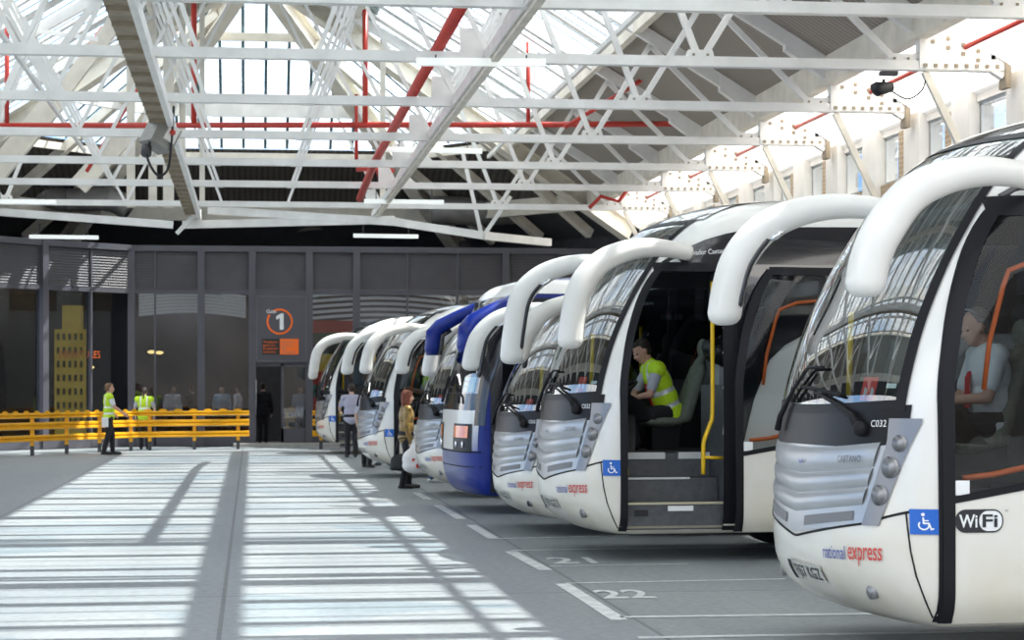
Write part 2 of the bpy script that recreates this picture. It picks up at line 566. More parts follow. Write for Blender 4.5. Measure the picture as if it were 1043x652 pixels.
def nose_map(H, t0, z0, slope=0.0, d=.012):
    """u metres along the nose (towards the near side) from (t0,z0)"""
    ts = np.linspace(t0, -1, 160); P0 = [H.front(t, z0) for t in ts]
    acc = [0]
    for i in range(1, len(ts)): acc.append(acc[-1] + (P0[i] - P0[i - 1]).length)

    def fn(u, v):
        t = float(np.interp(u, acc, ts))
        return H.F(t, z0 + v + slope * u, d)
    return fn


def disc(mb, fn, cx, cy, r, r2=0, n=24, a0=0, a1=2 * PI, mi=0):
    """ring or disc drawn on a surface by fn(u,v)"""
    vs = []; fs = []
    for k in range(n + 1):
        a = lerp(a0, a1, k / n)
        vs.append(fn(cx + r * math.cos(a), cy + r * math.sin(a))); vs.append(fn(cx + r2 * math.cos(a), cy + r2 * math.sin(a)))
    for k in range(n): fs.append((2 * k, 2 * k + 2, 2 * k + 3, 2 * k + 1))
    return mb.add(vs, fs, mi)


def stroke(mb, fn, pts, w, mi=0):
    for (a, b) in zip(pts[:-1], pts[1:]):
        dx, dy = b[0] - a[0], b[1] - a[1]; L = math.hypot(dx, dy) or 1
        nx, ny = -dy / L * w / 2, dx / L * w / 2; ex, ey = dx / L * w * .3, dy / L * w * .3
        mb.add([fn(a[0] + nx - ex, a[1] + ny - ey), fn(b[0] + nx + ex, b[1] + ny + ey), fn(b[0] - nx + ex, b[1] - ny + ey), fn(a[0] - nx - ex, a[1] - ny - ey)], [(0, 1, 2, 3)], mi)


def access_sign(H, parent, x=.53, z=.935, s=.155):
    mb = spatch(H, x - s / 2, x + s / 2, z - s / 2, z + s / 2, 4, 4, .010)
    sg = mb.build('access_sign', M['signblue'], parent)
    sg['label'] = 'blue square wheelchair access sign'
    fn = lambda u, v: H.S(x + u * s, z + v * s, .0125)
    mb = MB()
    disc(mb, fn, -.03, -.13, .20, .145, 22, math.radians(140), math.radians(385))
    stroke(mb, fn, [(-.05, .16), (-.04, -.06), (.15, -.06), (.23, -.3), (.31, -.27)], .06)
    stroke(mb, fn, [(-.045, .05), (.12, .05)], .05)
    disc(mb, fn, -.055, .29, .065)
    mb.build('wheelchair_symbol', M['signwhite'], sg)


def arm_mesh(sg, tip_z=2.24, dx=0.0):
    dz = tip_z - 2.24
    path = bez([(1.31, -1.22, 3.05), (1.08, -1.29, 3.085), (.84, -1.34, 3.09), (.58, -1.39, 3.04), (.34, -1.43, 2.92), (.16, -1.45, 2.70), (.085, -1.45, 2.46 + dz * .6), (.055, -1.45, 2.27 + dz)], 6)
    n = len(path); ra = []; rb = []
    for i in range(n):
        t = i / (n - 1)
        ra.append(lerp(.078, .126, min(t * 1.5, 1) ** 1.2)); rb.append(lerp(.08, .11, min(t * 1.3, 1)))
    tip = path[-1]; r0, r1 = ra[-1], rb[-1]
    for a in (25, 50, 70, 84):
        a = math.radians(a); path.append(tip + Vector((0, 0, -.085 * math.sin(a)))); ra.append(r0 * math.cos(a) ** .7); rb.append(r1 * math.cos(a) ** .7)
    path = [Vector((p.x + dx, p.y * (1 if sg < 0 else -1), p.z)) for p in path]
    mb = MB(); mb.tube(path, ra, 16, ra=rb, ref=(0, 0, 1))
    return mb, path, ra


def levante(name, label, group, door='closed', near_tip=2.24, far_tip=2.24, wifi=True, dirt='white'):
    """white tour coach with a rounded nose; front towards -x, door side towards -y"""
    H = LEV
    root = empty(name, label=label, cat='coach', group=group)

    def hole(c):
        if c.x < 1.35 and 1.66 < c.z < 3.34 and abs(c.y) < (te(c.z) - .035) * H.w(c.z) and c.x < H.xn(c.z) + .75 * H.D(c.z): return True
        if c.y < -.6 and DOOR_Z0 < c.z < DOOR_Z1 - .03 and door_front(c.z) + .03 < c.x < DOOR_X1 - .03: return True
        if c.y > .9 and 1.8 < c.z < 2.8 and 1.05 < c.x < 2.6: return True
        return False
    shell(H, hole).build('body', M[dirt], root)
    # --- glass and black areas
    wz0 = lambda t: 1.615 + .05 * t * t
    o = fpatch(H, lambda z: -te(z), lambda z: te(z), wz0, 3.40, 30, 28, .006).build('windscreen', M['windscreen'], root)
    mb = MB()
    for sg in (-1, 1):
        a = (lambda z: -te(z) - .012) if sg < 0 else (lambda z: te(z) - .035)
        b = (lambda z: -te(z) + .035) if sg < 0 else (lambda z: te(z) + .012)
        fpatch(H, a, b, 1.61, 3.42, 3, 26, .011, mb)
    fpatch(H, -.87, .87, lambda t: 1.59 + .05 * t * t, lambda t: 1.65 + .05 * t * t, 30, 2, .011, mb)
    fpatch(H, -.85, .85, 3.36, 3.42, 30, 3, .011, mb)
    mb.build('windscreen_surround', M['frame'], o)
    fpatch(H, -.90, .90, lambda t: 3.40, lambda t: 3.662 - .0 * abs(t), 34, 16, .012).build('roof_dome', M['dome'], root)
    fpatch(H, -.905, .905, lambda t: 1.385 + .10 * max(0, abs(t) - .5) ** 1.5, lambda t: 1.615 + .05 * t * t, 36, 5, .009).build('lower_mask', M['mask'], root)
    if True:
        mb = MB()
        text_on(mb, 'C032', nose_map(H, -.715, 1.515, .02), .125, .042)
        mb.build('fleet_number', M['signwhite'], root)
    # --- grille
    gb = lambda t: .80 + .14 * min(abs(t) / .72, 1) ** 1.0 * .75
    gt = lambda t: 1.375 + .06 * (abs(t) / .83) ** 2
    te_g = lambda z: lerp(.70, .815, min(max((z - .88) / .54, 0), 1))
    g = fpatch(H, lambda z: -te_g(z), lambda z: te_g(z), gb, gt, 36, 10, .007).build('grille', M['silver'], root)
    for a, b in ((.69, .985), (.46, .68), (.24, .45)):
        mb = fpatch(H, lambda z: -te_g(z) + .035, lambda z: te_g(z) - .035, lambda t: lerp(gb(t), gt(t), a), lambda t: lerp(gb(t), gt(t), b), 36, 8, .010, bulge=.013)
        mb.build('grille_slat', M['silver'], g)
    for sg in (-1, 1):
        fpatch(H, *sorted((sg * .14, sg * .64)), lambda t: lerp(gb(t), gt(t), .06), lambda t: lerp(gb(t), gt(t), .175), 14, 2, .011).build('air_slot', M['slot'], g)
    mb = MB(); text_on(mb, 'CAETANO', nose_map(H, -.50, 1.285, 0.035, .034), .235, .042, space=1.1, offset=.01)
    mb.build('maker_lettering', M['letter_silver'], g)
    mb = MB(); fn = nose_map(H, -.03, 1.26, 0, .034)
    disc(mb, fn, .04, .055, .055, .042, 14, math.radians(200), math.radians(330))
    mb.build('maker_emblem', M['letter_blue'], g)
    # --- lamps
    for sg in (-1, 1):
        ci = lambda z: lerp(.70, .815, min(max((z - .88) / .54, 0), 1)); co = lambda z: lerp(.80, .945, min(max((z - .88) / .66, 0), 1))
        t0 = (lambda z: -co(z)) if sg < 0 else (lambda z: ci(z)); t1 = (lambda z: -ci(z)) if sg < 0 else (lambda z: co(z))
        hl = fpatch(H, t0, t1, .90, 1.57, 8, 20, .013).build('headlamp_cluster', M['cluster'], root)
        for (t, z, r) in ((.873, 1.415, .050), (.838, 1.265, .064), (.793, 1.09, .062)):
            c = H.F(sg * t, z, .006); n = (H.F(sg * t, z, .05) - H.F(sg * t, z, 0)).normalized()
            n = (n + Vector((-.45, 0, 0))).normalized()
            mb = MB(); mb.tube([c - n * .02, c + n * .014, c + n * .020, c + n * .012, c - n * .012], [r * 1.08, r * 1.06, r * .98, r * .88, r * .78], 24)
            b = mb.build('lamp_bowl', M['lampdark'], hl)
            R = n.to_track_quat('Z', 'Y').to_matrix()
            MB().ell(c - n * .010, (r * .72, r * .72, .006), R).ell(c - n * .002, (r * .26, r * .26, .014), R).build('lamp', M['lampglass'], hl)
    # --- seams
    zline = lambda t: .775 + .135 * min(abs(t) / .72, 1) + .09 * max(0, (abs(t) - .72) / .22)
    mb = MB()
    fline(H, [(t, zline(t)) for t in np.linspace(-.925, .925, 40)], .016, .004, mb)
    for sg in (-1, 1):
        sline(H, [(.435, .99), (.44, .9), (.455, .75), (.485, .6), (.54, .45), (.60, .34)], .012, .003, sg, mb)
    mb.build('bumper_seam', M['rubber'], root)
    # --- fog lamps, plate, lettering
    for sg in (-1, 1):
        c = H.F(sg * .70, .475, .004); n = (H.F(sg * .7, .475, .05) - c).normalized(); n = (n + Vector((-.5, 0, .25))).normalized()
        mb = MB(); mb.tube([c - n * .03, c + n * .012, c + n * .012, c - n * .01], [.046, .046, .036, .034], 18)
        f = mb.build('fog_lamp', M['lampdark'], root)
        MB().ell(c - n * .005, (.034, .034, .012), n.to_track_quat('Z', 'Y').to_matrix()).build('lamp', M['lampglass'], f)
    pm = fpatch(H, -.31, .10, .495, .605, 14, 3, .012)
    pl = pm.build('number_plate', M['plate'], root)
    mb = MB(); text_on(mb, 'FJ57 KGZ', nose_map(H, .075, .512, 0, .016), .45, .075, offset=.012, space=1.05)
    mb.build('plate_lettering', M['letter_dark'], pl)
    fpatch(H, .10, .16, .49, .61, 3, 3, .02).build('plate_holder', M['rubber'], root)
    mb = MB(); text_on(mb, 'national', nose_map(H, -.37, .665, .03), .275, .085, shear=.15, offset=.004)
    mb.build('company_lettering', M['letter_blue'], root)['label'] = 'blue italic word national'
    mb = MB(); text_on(mb, 'express', nose_map(H, -.605, .677, .03), .30, .078, shear=.15, offset=.006)
    mb.build('company_lettering', M['letter_red'], root)['label'] = 'red italic word express'
    access_sign(H, root)
    # --- wipers
    mb = MB()
    A = [(-.66, 1.50), (-.60, 1.58), (-.42, 1.66), (-.2, 1.72)]
    mb.tube([H.F(t, z, .045) for t, z in A], [.026, .022, .014, .010], 8)
    mb.tube([H.F(t, z, .035) for t, z in [(-.46, 1.70), (-.2, 1.745), (.06, 1.76)]], .011, 6)
    mb.ell(H.F(-.66, 1.50, .03), (.05, .05, .05))
    mb.build('wiper', M['rubber'], root)
    mb = MB()
    A = [(.38, 1.47), (.34, 1.56), (.14, 1.74), (.02, 1.86)]
    mb.tube([H.F(t, z, .05) for t, z in A], [.024, .02, .013, .010], 8)
    mb.tube([H.F(t, z, .035) for t, z in [(.3, 1.66), (.02, 1.885), (-.2, 1.885)]], .011, 6)
    mb.build('wiper', M['rubber'], root)
    # --- windscreen stickers
    mb = fpatch(H, -.70, -.595, 1.68, 1.83, 4, 3, -.004); k = mb.build('windscreen_sticker', M['letter_red'], root)
    for t in (-.67, -.622):
        mb = MB(); fn = nose_map(H, t, 1.735, 0, .002); disc(mb, fn, 0, 0, .03, 0, 14)
        mb.build('sticker_dot', M['cover'], k)
    mb = fpatch(H, -.815, -.76, 1.76, 1.79, 2, 2, -.004); mb.build('windscreen_sticker', M['signwhite'], root)
    # --- mirror arms
    for sg, tz in ((-1, near_tip), (1, far_tip)):
        mb, path, ra = arm_mesh(sg, tz)
        a = mb.build('mirror_arm', M['arm'], root, fixn=True)
        mb = MB(); mid = [q + Vector((.078, -.03 * sg, -.01)) for q in path[-22:-6]]
        mb.tube(mid, [.02] + [.036] * (len(mid) - 2) + [.02], 10, ra=[.03] + [.075] * (len(mid) - 2) + [.03], ref=(1, 0, 0))
        mb.build('mirror_glass', M['blackgloss'], a, fixn=True)
        q = path[-24] if len(path) > 24 else path[10]
        MB().ell(q + Vector((.05, -.05 * sg, -.07)), (.075, .06, .03), Matrix.Rotation(-.6, 3, 'Y')).build('kerb_mirror', M['lampglass'], a)
    # --- doorway trim
    mb = MB()
    xa = door_front
    spatch(H, lambda z: xa(z) - .012, lambda z: xa(z) + .06, .315, DOOR_Z1, 3, 34, .010, mb=mb)
    spatch(H, DOOR_X1 - .05, DOOR_X1 + .12, .315, DOOR_Z1 + .03, 3, 20, .010, mb=mb)
    spatch(H, 1.0, DOOR_X1 + .1, DOOR_Z1 - .06, DOOR_Z1 + .03, 10, 3, .011, mb=mb)
    mb.build('doorway_frame', M['frame'], root)
    # --- upper side panels and windows
    top = pchip([1.08, 1.3, 1.6, 2.0, 2.6, 4, 12], [2.97, 3.10, 3.22, 3.30, 3.33, 3.34, 3.34])
    mb = spatch(H, 1.08, 11.6, 2.94, lambda x: top(x), 50, 5, .009)
    up = mb.build('upper_side_panel', M['blackgloss'], root)
    mb = MB(); text_on(mb, 'Salvador Caetano', lambda u, v: H.S(1.30 + u, 3.025 + v + .08 * u, .014), .42, .05)
    mb.build('maker_lettering', M['signwhite'], up)
    spatch(H, 1.08, 11.6, 2.94, lambda x: top(x), 40, 4, .009, sg=1).build('upper_side_panel', M['blackgloss'], root)
    sw = pchip([1.80, 1.88, 2.05, 2.26, 2.42, 2.8, 12], [.95, 1.25, 1.88, 2.12, 2.22, 2.27, 2.27])
    for sg in (-1, 1):
        mb = spatch(H, DOOR_X1 + .1 if sg < 0 else 2.62, 11.6, (lambda x: sw(x)) if sg < 0 else 1.7, 2.945, 60, 26, .014, sg=sg)
        mb.build('side_windows', M['sideglass'], root)
    spatch(H, 1.0, 2.65, 1.75, 2.85, 12, 8, .006, sg=1).build('driver_window', M['tint'], root)
    # --- door leaf
    dx, dy = (0, 0) if door == 'closed' else (1.10, -.16)
    xf = lambda z: door_front(z) + .012
    gz = lambda x: 1.055 + .17 * (x - .62)
    mb = MB()
    spatch(H, xf, lambda z: xf(z) + .075, .318, DOOR_Z1 - .02, 3, 36, .022, mb=mb)
    spatch(H, DOOR_X1 - .085, DOOR_X1 - .01, .318, DOOR_Z1 - .02, 3, 30, .022, mb=mb)
    spatch(H, 1.04, DOOR_X1 - .01, DOOR_Z1 - .10, DOOR_Z1 - .02, 10, 3, .022, mb=mb)
    spatch(H, .66, DOOR_X1 - .03, lambda x: gz(x) - .02, lambda x: gz(x) + .025, 12, 2, .022, mb=mb)
    d = mb.build('door', M['frame'], root, (dx, dy, 0))
    spatch(H, lambda z: xf(z) + .05, DOOR_X1 - .05, lambda x: gz(x), DOOR_Z1 - .06, 12, 24, .013).build('door_glass', M['doorglass'], d)
    spatch(H, lambda z: xf(z) + .05, DOOR_X1 - .02, .31, lambda x: gz(x) - .01, 10, 12, .016).build('door_panel', M['white'], d)
    mb = MB()
    hp = [H.S(x, z, -.09) for x, z in [(1.60, 2.60), (1.30, 2.57), (1.12, 2.50), (1.08, 2.40), (.98, 2.05), (.94, 1.75)]]
    mb.tube(hp, .017, 8)
    mb.tube([H.S(x, z, -.09) for x, z in [(.80, 1.20), (1.0, 1.22), (1.3, 1.28), (1.6, 1.33)]], .02, 8)
    mb.build('door_handrail', M['orange'], d)
    mb = spatch(H, .70, .80, 1.10, 1.19, 2, 2, .017); mb.build('door_sticker', M['signwhite'], d)
    if wifi:
        fn = lambda u, v: H.S(.705 + u, .94 + v, .024)
        mb = MB()
        def pill(mb, x0, x1, h, r, mi, d):
            pts = []
            for cx, a0 in ((x1 - r, -90), (x1 - r, 0), (x0 + r, 90), (x0 + r, 180)):
                cy = -h + r if a0 in (-90, 180) else h - r
                for k in range(7):
                    a = math.radians(a0 + 15 * k); pts.append((cx + r * math.cos(a), cy + r * math.sin(a)))
            mb.add([H.S(.705 + u, .94 + v, d) for u, v in pts], [tuple(range(len(pts)))], mi)
        pill(mb, 0, .315, .072, .065, 0, .022)
        pill(mb, .155, .305, .062, .055, 1, .0245)
        text_on(mb, 'Wi', lambda u, v: H.S(.705 + .022 + u, .94 - .037 + v, .027), .12, .078, mi=1, offset=.02)
        text_on(mb, 'Fi', lambda u, v: H.S(.705 + .175 + u, .94 - .037 + v, .028), .10, .078, mi=0, offset=.02)
        text_on(mb, 'TM', lambda u, v: H.S(.705 + .325 + u, .94 + .055 + v, .022), .022, .012, mi=0)
        mb.build('wifi_logo', [M['letter_dark'], M['signwhite']], d)
    coach_inside(root, H, yellow=True)
    wheels(root, 2.95, 8.9)
    return root


def wheels(root, xf_, xr):
    for x in (xf_, xr):
        for sg in (-1, 1):
            mb = MB(); y = sg * 1.03
            mb.tube([(x, y - .13, .49), (x, y - .12, .49), (x, y + .12, .49), (x, y + .13, .49)], [.44, .49, .49, .44], 28)
            w = mb.build('wheel', M['tyre'], root)
            mb = MB(); mb.tube([(x, y + sg * .10, .49), (x, y + sg * .14, .49)], [.29, .27], 20); mb.build('hub', M['wheel'], w)


def coach_inside(root, H, yellow=True, z3=1.06):
    L = H.L - .15
    mb = MB(); mb.mm(.62, L, -.36, 1.14, z3 - .07, z3); mb.mm(1.72, L, -1.14, -.36, z3 - .07, z3)
    mb.mm(1.35, L, -1.08, 1.08, 2.98, 3.02)
    mb.mm(1.2, L, -1.12, -.75, 2.62, 2.98) if False else None
    mb.mm(2.2, L, .78, 1.12, 2.45, 2.98); mb.mm(2.4, L, -1.12, -.78, 2.45, 2.98)
    mb.mm(L - .05, L, -1.1, 1.1, z3, 3.0)
    mb.build('cabin_floor', M['interior'], root)
    # entrance steps
    st = MB()
    zs = [(.36, .585, -1.19), (.585, .82, -.92), (.82, z3, -.64)]
    st.mm(.67, 1.68, -1.165, -.34, .31, .36)
    for (a, b, y) in zs:
        st.mm(.66, 1.69, y, -.34, a, b - .004)
    st.mm(1.70, 1.76, -1.18, -.3, .31, 1.75, 0); st.mm(.60, .64, -1.12, -.3, .31, 1.06, 0)
    s = st.build('entrance_steps', M['step'], root)
    n1 = MB(); n1.mm(.665, 1.695, -1.205, -1.165, .57, .592); n1.mm(.68, 1.68, -1.17, -1.13, .335, .364)
    n1.build('step_nosing', M['nosing'], s)
    n2 = MB(); n2.mm(.655, 1.40, -.935, -.90, .806, .826); n2.mm(.655, 1.22, -.655, -.60, 1.0, 1.066); n2.mm(1.36, 1.69, -.655, -.60, 1.0, 1.066)
    n2.build('step_nosing', M['nosing_w'], s)['label'] = 'pale step edge'
    rc = MB(); rc.mm(.76, .90, -1.198, -1.185, .455, .52); rc.build('step_recess', M['letter_dark'], s)
    rc = MB(); rc.mm(1.10, 1.36, -1.198, -1.187, .505, .555); rc.build('step_label', M['signwhite'], s)
    # dashboard
    db = MB()
    db.grid(lambda a, b: Vector((lerp(H.xn(1.5) + .12, 1.02, b) + .25 * abs(a) ** 2 * (1 - b), a * 1.1, 1.60 + .10 * math.sin(PI * b) - .2 * b * b)), list(np.linspace(-.95, .95, 20)), list(np.linspace(0, 1, 9)))
    db.mm(.62, 1.0, -.30, 1.08, z3, 1.45)
    db.mm(.60, .66, -1.0, -.3, z3, 1.6)
    d = db.build('dashboard', M['interior'], root)
    wb = MB(); c = Vector((1.03, .52, 1.66)); ax = Vector((-.55, 0, .83)).normalized(); q = Vector((0, 1, 0)); e = ax.cross(q)
    ring = [c + q * (.225 * math.cos(a)) + e * (.225 * math.sin(a)) for a in np.linspace(0, 2 * PI, 29)]
    wb.tube(ring, .017, 8, cap=False); wb.cyl(c, c - ax * .28, .035); wb.ell(c, (.06, .06, .04))
    for a in (0, PI): wb.bar(c, c + q * (.225 * math.cos(a)), .03, .015)
    wb.bar(c, c + e * .225, .03, .015)
    wb.build('steering_wheel', M['rubber'], root)
    # driver seat
    seat = remesh(MB().ell((1.50, .52, 1.36), (.26, .25, .075)).cap((1.73, .52, 1.42), (1.93, .52, 1.98), .085, .07).cap((1.73, .38, 1.42), (1.91, .40, 1.92), .08, .06).cap((1.73, .66, 1.42), (1.91, .64, 1.92), .08, .06).ell((1.96, .52, 2.14), (.055, .13, .11)).cap((1.93, .52, 1.95), (1.96, .52, 2.1), .04, .04), .022, 3)
    seat.materials.append(M['seat'])
    so = link('driver_seat', seat, root)
    MB().mm(1.36, 1.66, .38, .66, z3, 1.32).build('seat_base', M['rubber'], so)
    # partitions and passenger seats
    pt = MB(); pt.mm(2.12, 2.16, .02, 1.12, z3, 2.05); pt.mm(2.30, 2.34, -1.1, -.35, z3, 1.95)
    pt.mm(2.10, 2.20, .0, .05, z3, 2.98)
    pt.build('partition', M['interior_mid'], root)
    MB().mm(1.98, 2.10, -.02, .24, 1.44, 2.0).build('waste_bin', M['interior_light'], root)
    dp = MB(); dp.mm(2.05, 2.09, .12, .34, 2.38, 2.46); b = dp.build('display', M['signblack'], root)
    mb = MB(); text_on(mb, '8:04', lambda u, v: Vector((2.045, .30 - u, 2.395 + v)), .15, .05); mb.build('display_digits', M['letter_red'], b)
    proto = None
    for k in range(4):
        for (y, nn) in ((.72, 1), (-.72, 1)):
            x = 2.85 + .82 * k
            if proto is None:
                mb = MB()
                for yy in (-.225, .225):
                    mb.cap((-.02, yy - .12, .42), (-.02, yy + .12, .42), .075, .075); mb.cap((.18, yy - .12, .42), (.18, yy + .12, .42), .075, .075)
                    mb.cap((.32, yy - .11, .5), (.46, yy - .11, 1.05), .07, .06); mb.cap((.32, yy + .11, .5), (.46, yy + .11, 1.05), .07, .06); mb.cap((.32, yy, .5), (.46, yy, 1.1), .07, .06)
                me = remesh(mb, .035, 2); me.materials.append(M['cloth'])
                cb = MB()
                for yy in (-.225, .225): cb.ell((.44, yy, 1.05), (.075, .15, .10))
                proto = (me, cb.mesh('headrest_cover', M['cover']))
            o = link('passenger_seat', proto[0], root, (x, y, z3))
            link('headrest_cover', proto[1], o)
    # yellow grab rails in the doorway
    if yellow:
        r = MB(); r.tube(bez([(1.60, -1.05, 2.78), (1.60, -1.05, 2.2), (1.60, -1.05, 1.48), (1.57, -1.07, 1.36), (1.50, -1.10, 1.2), (1.49, -1.10, 1.1), (1.49, -1.10, .86)], 3), .022, 8)
        r.tube([(1.49, -1.1, 1.03), (1.70, -1.1, 1.02)], .016, 8)
        r.build('grab_rail', M['yellow'], root)
        r = MB(); r.tube([(.70, -1.04, 1.40), (.705, -1.06, 1.1), (.715, -1.06, .85)], .02, 8); r.build('grab_rail', M['yellow'], root)
        r = MB(); r.tube([(.86, .98, 2.3), (.84, .98, 1.7)], .022, 8); r.build('grab_rail', M['yellow'], root)


def blue_coach(name, label, group):
    H = BLU
    root = empty(name, label=label, cat='coach', group=group)

    def hole(c):
        if 1.64 < c.z < 2.9 and abs(c.y) < .90 * H.w(c.z) and c.x < H.xn(c.z) + .7 * H.D(c.z): return True
        if c.y < -.6 and .33 < c.z < 2.85 and .50 < c.x < 1.55: return True
        return False
    shell(H, hole).build('body', M['blue'], root)
    o = fpatch(H, -.93, .93, 1.6, 2.92, 24, 16, .006).build('windscreen', M['windscreen'], root)
    mb = MB()
    fpatch(H, -.985, -.90, 1.2, 2.95, 3, 20, .011, mb); fpatch(H, .90, .985, 1.2, 2.95, 3, 20, .011, mb)
    fpatch(H, -.93, .93, 1.40, 1.63, 24, 4, .010, mb); fpatch(H, -.93, .93, 2.86, 2.94, 24, 2, .010, mb)
    spatch(H, .36, .52, .30, 2.9, 3, 20, .014, mb=mb); spatch(H, 1.52, 1.64, .30, 2.9, 3, 16, .014, mb=mb); spatch(H, .45, 1.6, 2.82, 2.92, 8, 2, .014, mb=mb)
    mb.build('windscreen_surround', M['blackgloss'], o)
    fpatch(H, -.985, .985, 2.94, 3.24, 24, 8, .010).build('roof_cap', M['white'], root)
    for sg in (-1, 1): spatch(H, .9, 11.6, 2.98, 3.17, 40, 4, .010, sg=sg).build('roof_edge', M['white'], root)
    for sg in (-1, 1): spatch(H, 1.64 if sg < 0 else .8, 11.6, 1.7, 2.97, 40, 6, .010, sg=sg).build('side_windows', M['sideglass'], root)
    fpatch(H, -.88, .88, 2.62, 2.88, 20, 3, -.03).build('sun_blind', M['blindtan'], root)
    fp = fpatch(H, -.95, .95, .86, 1.405, 26, 8, .010)
    fp.build('front_panel', M['fade'], root)
    for sg in (-1, 1):
        a, b = sorted((sg * .34, sg * .88))
        lc = fpatch(H, a, b, .85, 1.22, 8, 6, .018).build('lamp_housing', M['mask'], root)
        a, b = sorted((sg * .38, sg * .82))
        fpatch(H, a, b, 1.03, 1.19, 6, 4, .024).build('indicator', M['amber'], lc)
        for t in (.48, .70):
            c = H.F(sg * t, .94, .02)
            MB().ell(c, (.015, .045, .05)).build('lamp', M['lampglass'], lc)
    mb = MB(); fline(H, [(t, .84) for t in np.linspace(-.97, .97, 20)], .02, .006, mb); fline(H, [(t, .64) for t in np.linspace(-.97, .97, 20)], .012, .004, mb)
    mb.build('bumper_seam', M['rubber'], root)
    bs = fpatch(H, -.78, -.36, 1.66, 1.86, 8, 4, -.03).build('destination_card', M['card'], root)
    mb = MB(); mb = None
    mb = MB()
    for k in range(2): stroke(mb, nose_map(H, -.42, 1.80 - .07 * k, 0, -.024), [(0, 0), (.28 - .1 * k, 0)], .02)
    mb.build('card_lines', M['letter_blue'], bs)
    mb = MB()
    mb.tube([H.F(t, z, .045) for t, z in [(-.55, 1.5), (-.5, 1.58), (-.3, 1.66)]], [.022, .02, .012], 8); mb.tube([H.F(t, z, .03) for t, z in [(-.45, 1.62), (-.2, 1.70), (.1, 1.72)]], .011, 6)
    mb.build('wiper', M['rubber'], root)
    mb = MB()
    mb.tube([H.F(t, z, .045) for t, z in [(.5, 1.5), (.48, 1.6), (.3, 1.85)]], [.022, .02, .012], 8); mb.tube([H.F(t, z, .03) for t, z in [(.42, 1.66), (.2, 1.95)]], .011, 6)
    mb.build('wiper', M['rubber'], root)
    for sg in (-1, 1):
        path = [(.95, -1.0, 2.93), (.68, -1.15, 2.90), (.40, -1.28, 2.76), (.10, -1.36, 2.60), (.02, -1.38, 2.50), (-.01, -1.38, 2.26), (-.01, -1.38, 2.18)]
        path = [Vector((p[0], p[1] * (-sg), p[2])) for p in path]
        mb = MB(); mb.tube(path, [.06, .08, .095, .11, .125, .115, .09], 12, ra=[.06, .08, .10, .12, .13, .13, .09], ref=(0, 0, 1))
        a = mb.build('mirror_arm', M['blue'], root, fixn=True)
        mb = MB(); mid = [p + Vector((.10, -.02 * sg, 0)) for p in path[3:]]
        mb.tube([mid[0] + Vector((.06, 0, -.05)), mid[1] + Vector((0, 0, -.02)), mid[2], mid[3]], [.03, .05, .05, .03], 8, ra=[.06, .10, .10, .06], ref=(1, 0, 0))
        mb.build('mirror_glass', M['blackgloss'], a, fixn=True)
    coach_inside(root, H, yellow=True)
    wheels(root, 2.9, 8.9)
    return root


def fade_mat():
    m = pbr('silver_to_blue_panel', (.66, .67, .66), .3, metal=.1)
    nt, N, L = nodes(m); b = N['Principled BSDF']
    tc = N.new('ShaderNodeTexCoord'); sp = N.new('ShaderNodeSeparateXYZ'); L.new(tc.outputs['Object'], sp.inputs[0])
    ma = N.new('ShaderNodeMath'); ma.operation = 'ABSOLUTE'; L.new(sp.outputs['Y'], ma.inputs[0])
    m2 = N.new('ShaderNodeMath'); m2.operation = 'MULTIPLY_ADD'; L.new(sp.outputs['Z'], m2.inputs[0]); m2.inputs[1].default_value = -.55; L.new(ma.outputs[0], m2.inputs[2])
    r = N.new('ShaderNodeValToRGB'); r.color_ramp.elements[0].position = .42; r.color_ramp.elements[0].color = (.68, .69, .67, 1)
    r.color_ramp.elements[1].position = .78; r.color_ramp.elements[1].color = (.006, .03, .30, 1)
    L.new(m2.outputs[0], r.inputs['Fac']); L.new(r.outputs['Color'], b.inputs['Base Color'])
    return m


M['fade'] = fade_mat()
M['cluster'] = pbr('headlamp_panel_grey', (.22, .225, .24), .3, metal=.5)
M['blindtan'] = pbr('sun_blind_tan', (.50, .44, .33), .7)
M['amber'] = pbr('indicator_amber', (.85, .17, .01), .25, coat=.6)
M['card'] = pbr('destination_card', (.42, .66, .64), .5)
BUS_YAW = math.radians(4.4)


def place_bus(o, X, Y, dz=0.0, yaw=BUS_YAW, zs=1.0, lx_=.62):
    """put the front edge of the doorway at camera-frame (X,Y)"""
    c, s = math.cos(yaw), math.sin(yaw)
    lx, ly = lx_, -1.25
    x, y = cam_xy(X, Y)
    o.location = (x - (c * lx - s * ly), y - (s * lx + c * ly), 0)
    o.rotation_euler = (0, 0, yaw)
    o.scale = (1, 1, zs)
    if dz:
        for ch in o.children:
            if not ch.name.startswith('wheel'): ch.location.z += dz


def set_arms(root, near, far):
    """own hanging height for the two mirror arms of a copied coach"""
    for ch in root.children:
        if ch.name.startswith('mirror_arm'):
            sg = -1 if sum(v.co.y for v in ch.data.vertices) < 0 else 1
            mb, path, ra = arm_mesh(sg, near if sg < 0 else far)
            ch.data = mb.mesh('mirror_arm', M['arm'])
            bm = bmesh.new(); bm.from_mesh(ch.data); bmesh.ops.recalc_face_normals(bm, faces=bm.faces[:]); bm.to_mesh(ch.data); bm.free()
# ================================================================ HALL
XC, HALF, RZ, EZ = 0.1, 10.5, 12.75, 6.2      # ridge line x, half span, ridge height, eaves height
YA = 55.5                                      # ridge ends here, then three hipped facets
TRUSS_Y = [15.5, 20.4, 25.24, 29.6, 34.3, 39.2, 44.0, 48.8, 54.3]
FG, FB = .657, .872                             # glazing / solid sheeting limits down the slope


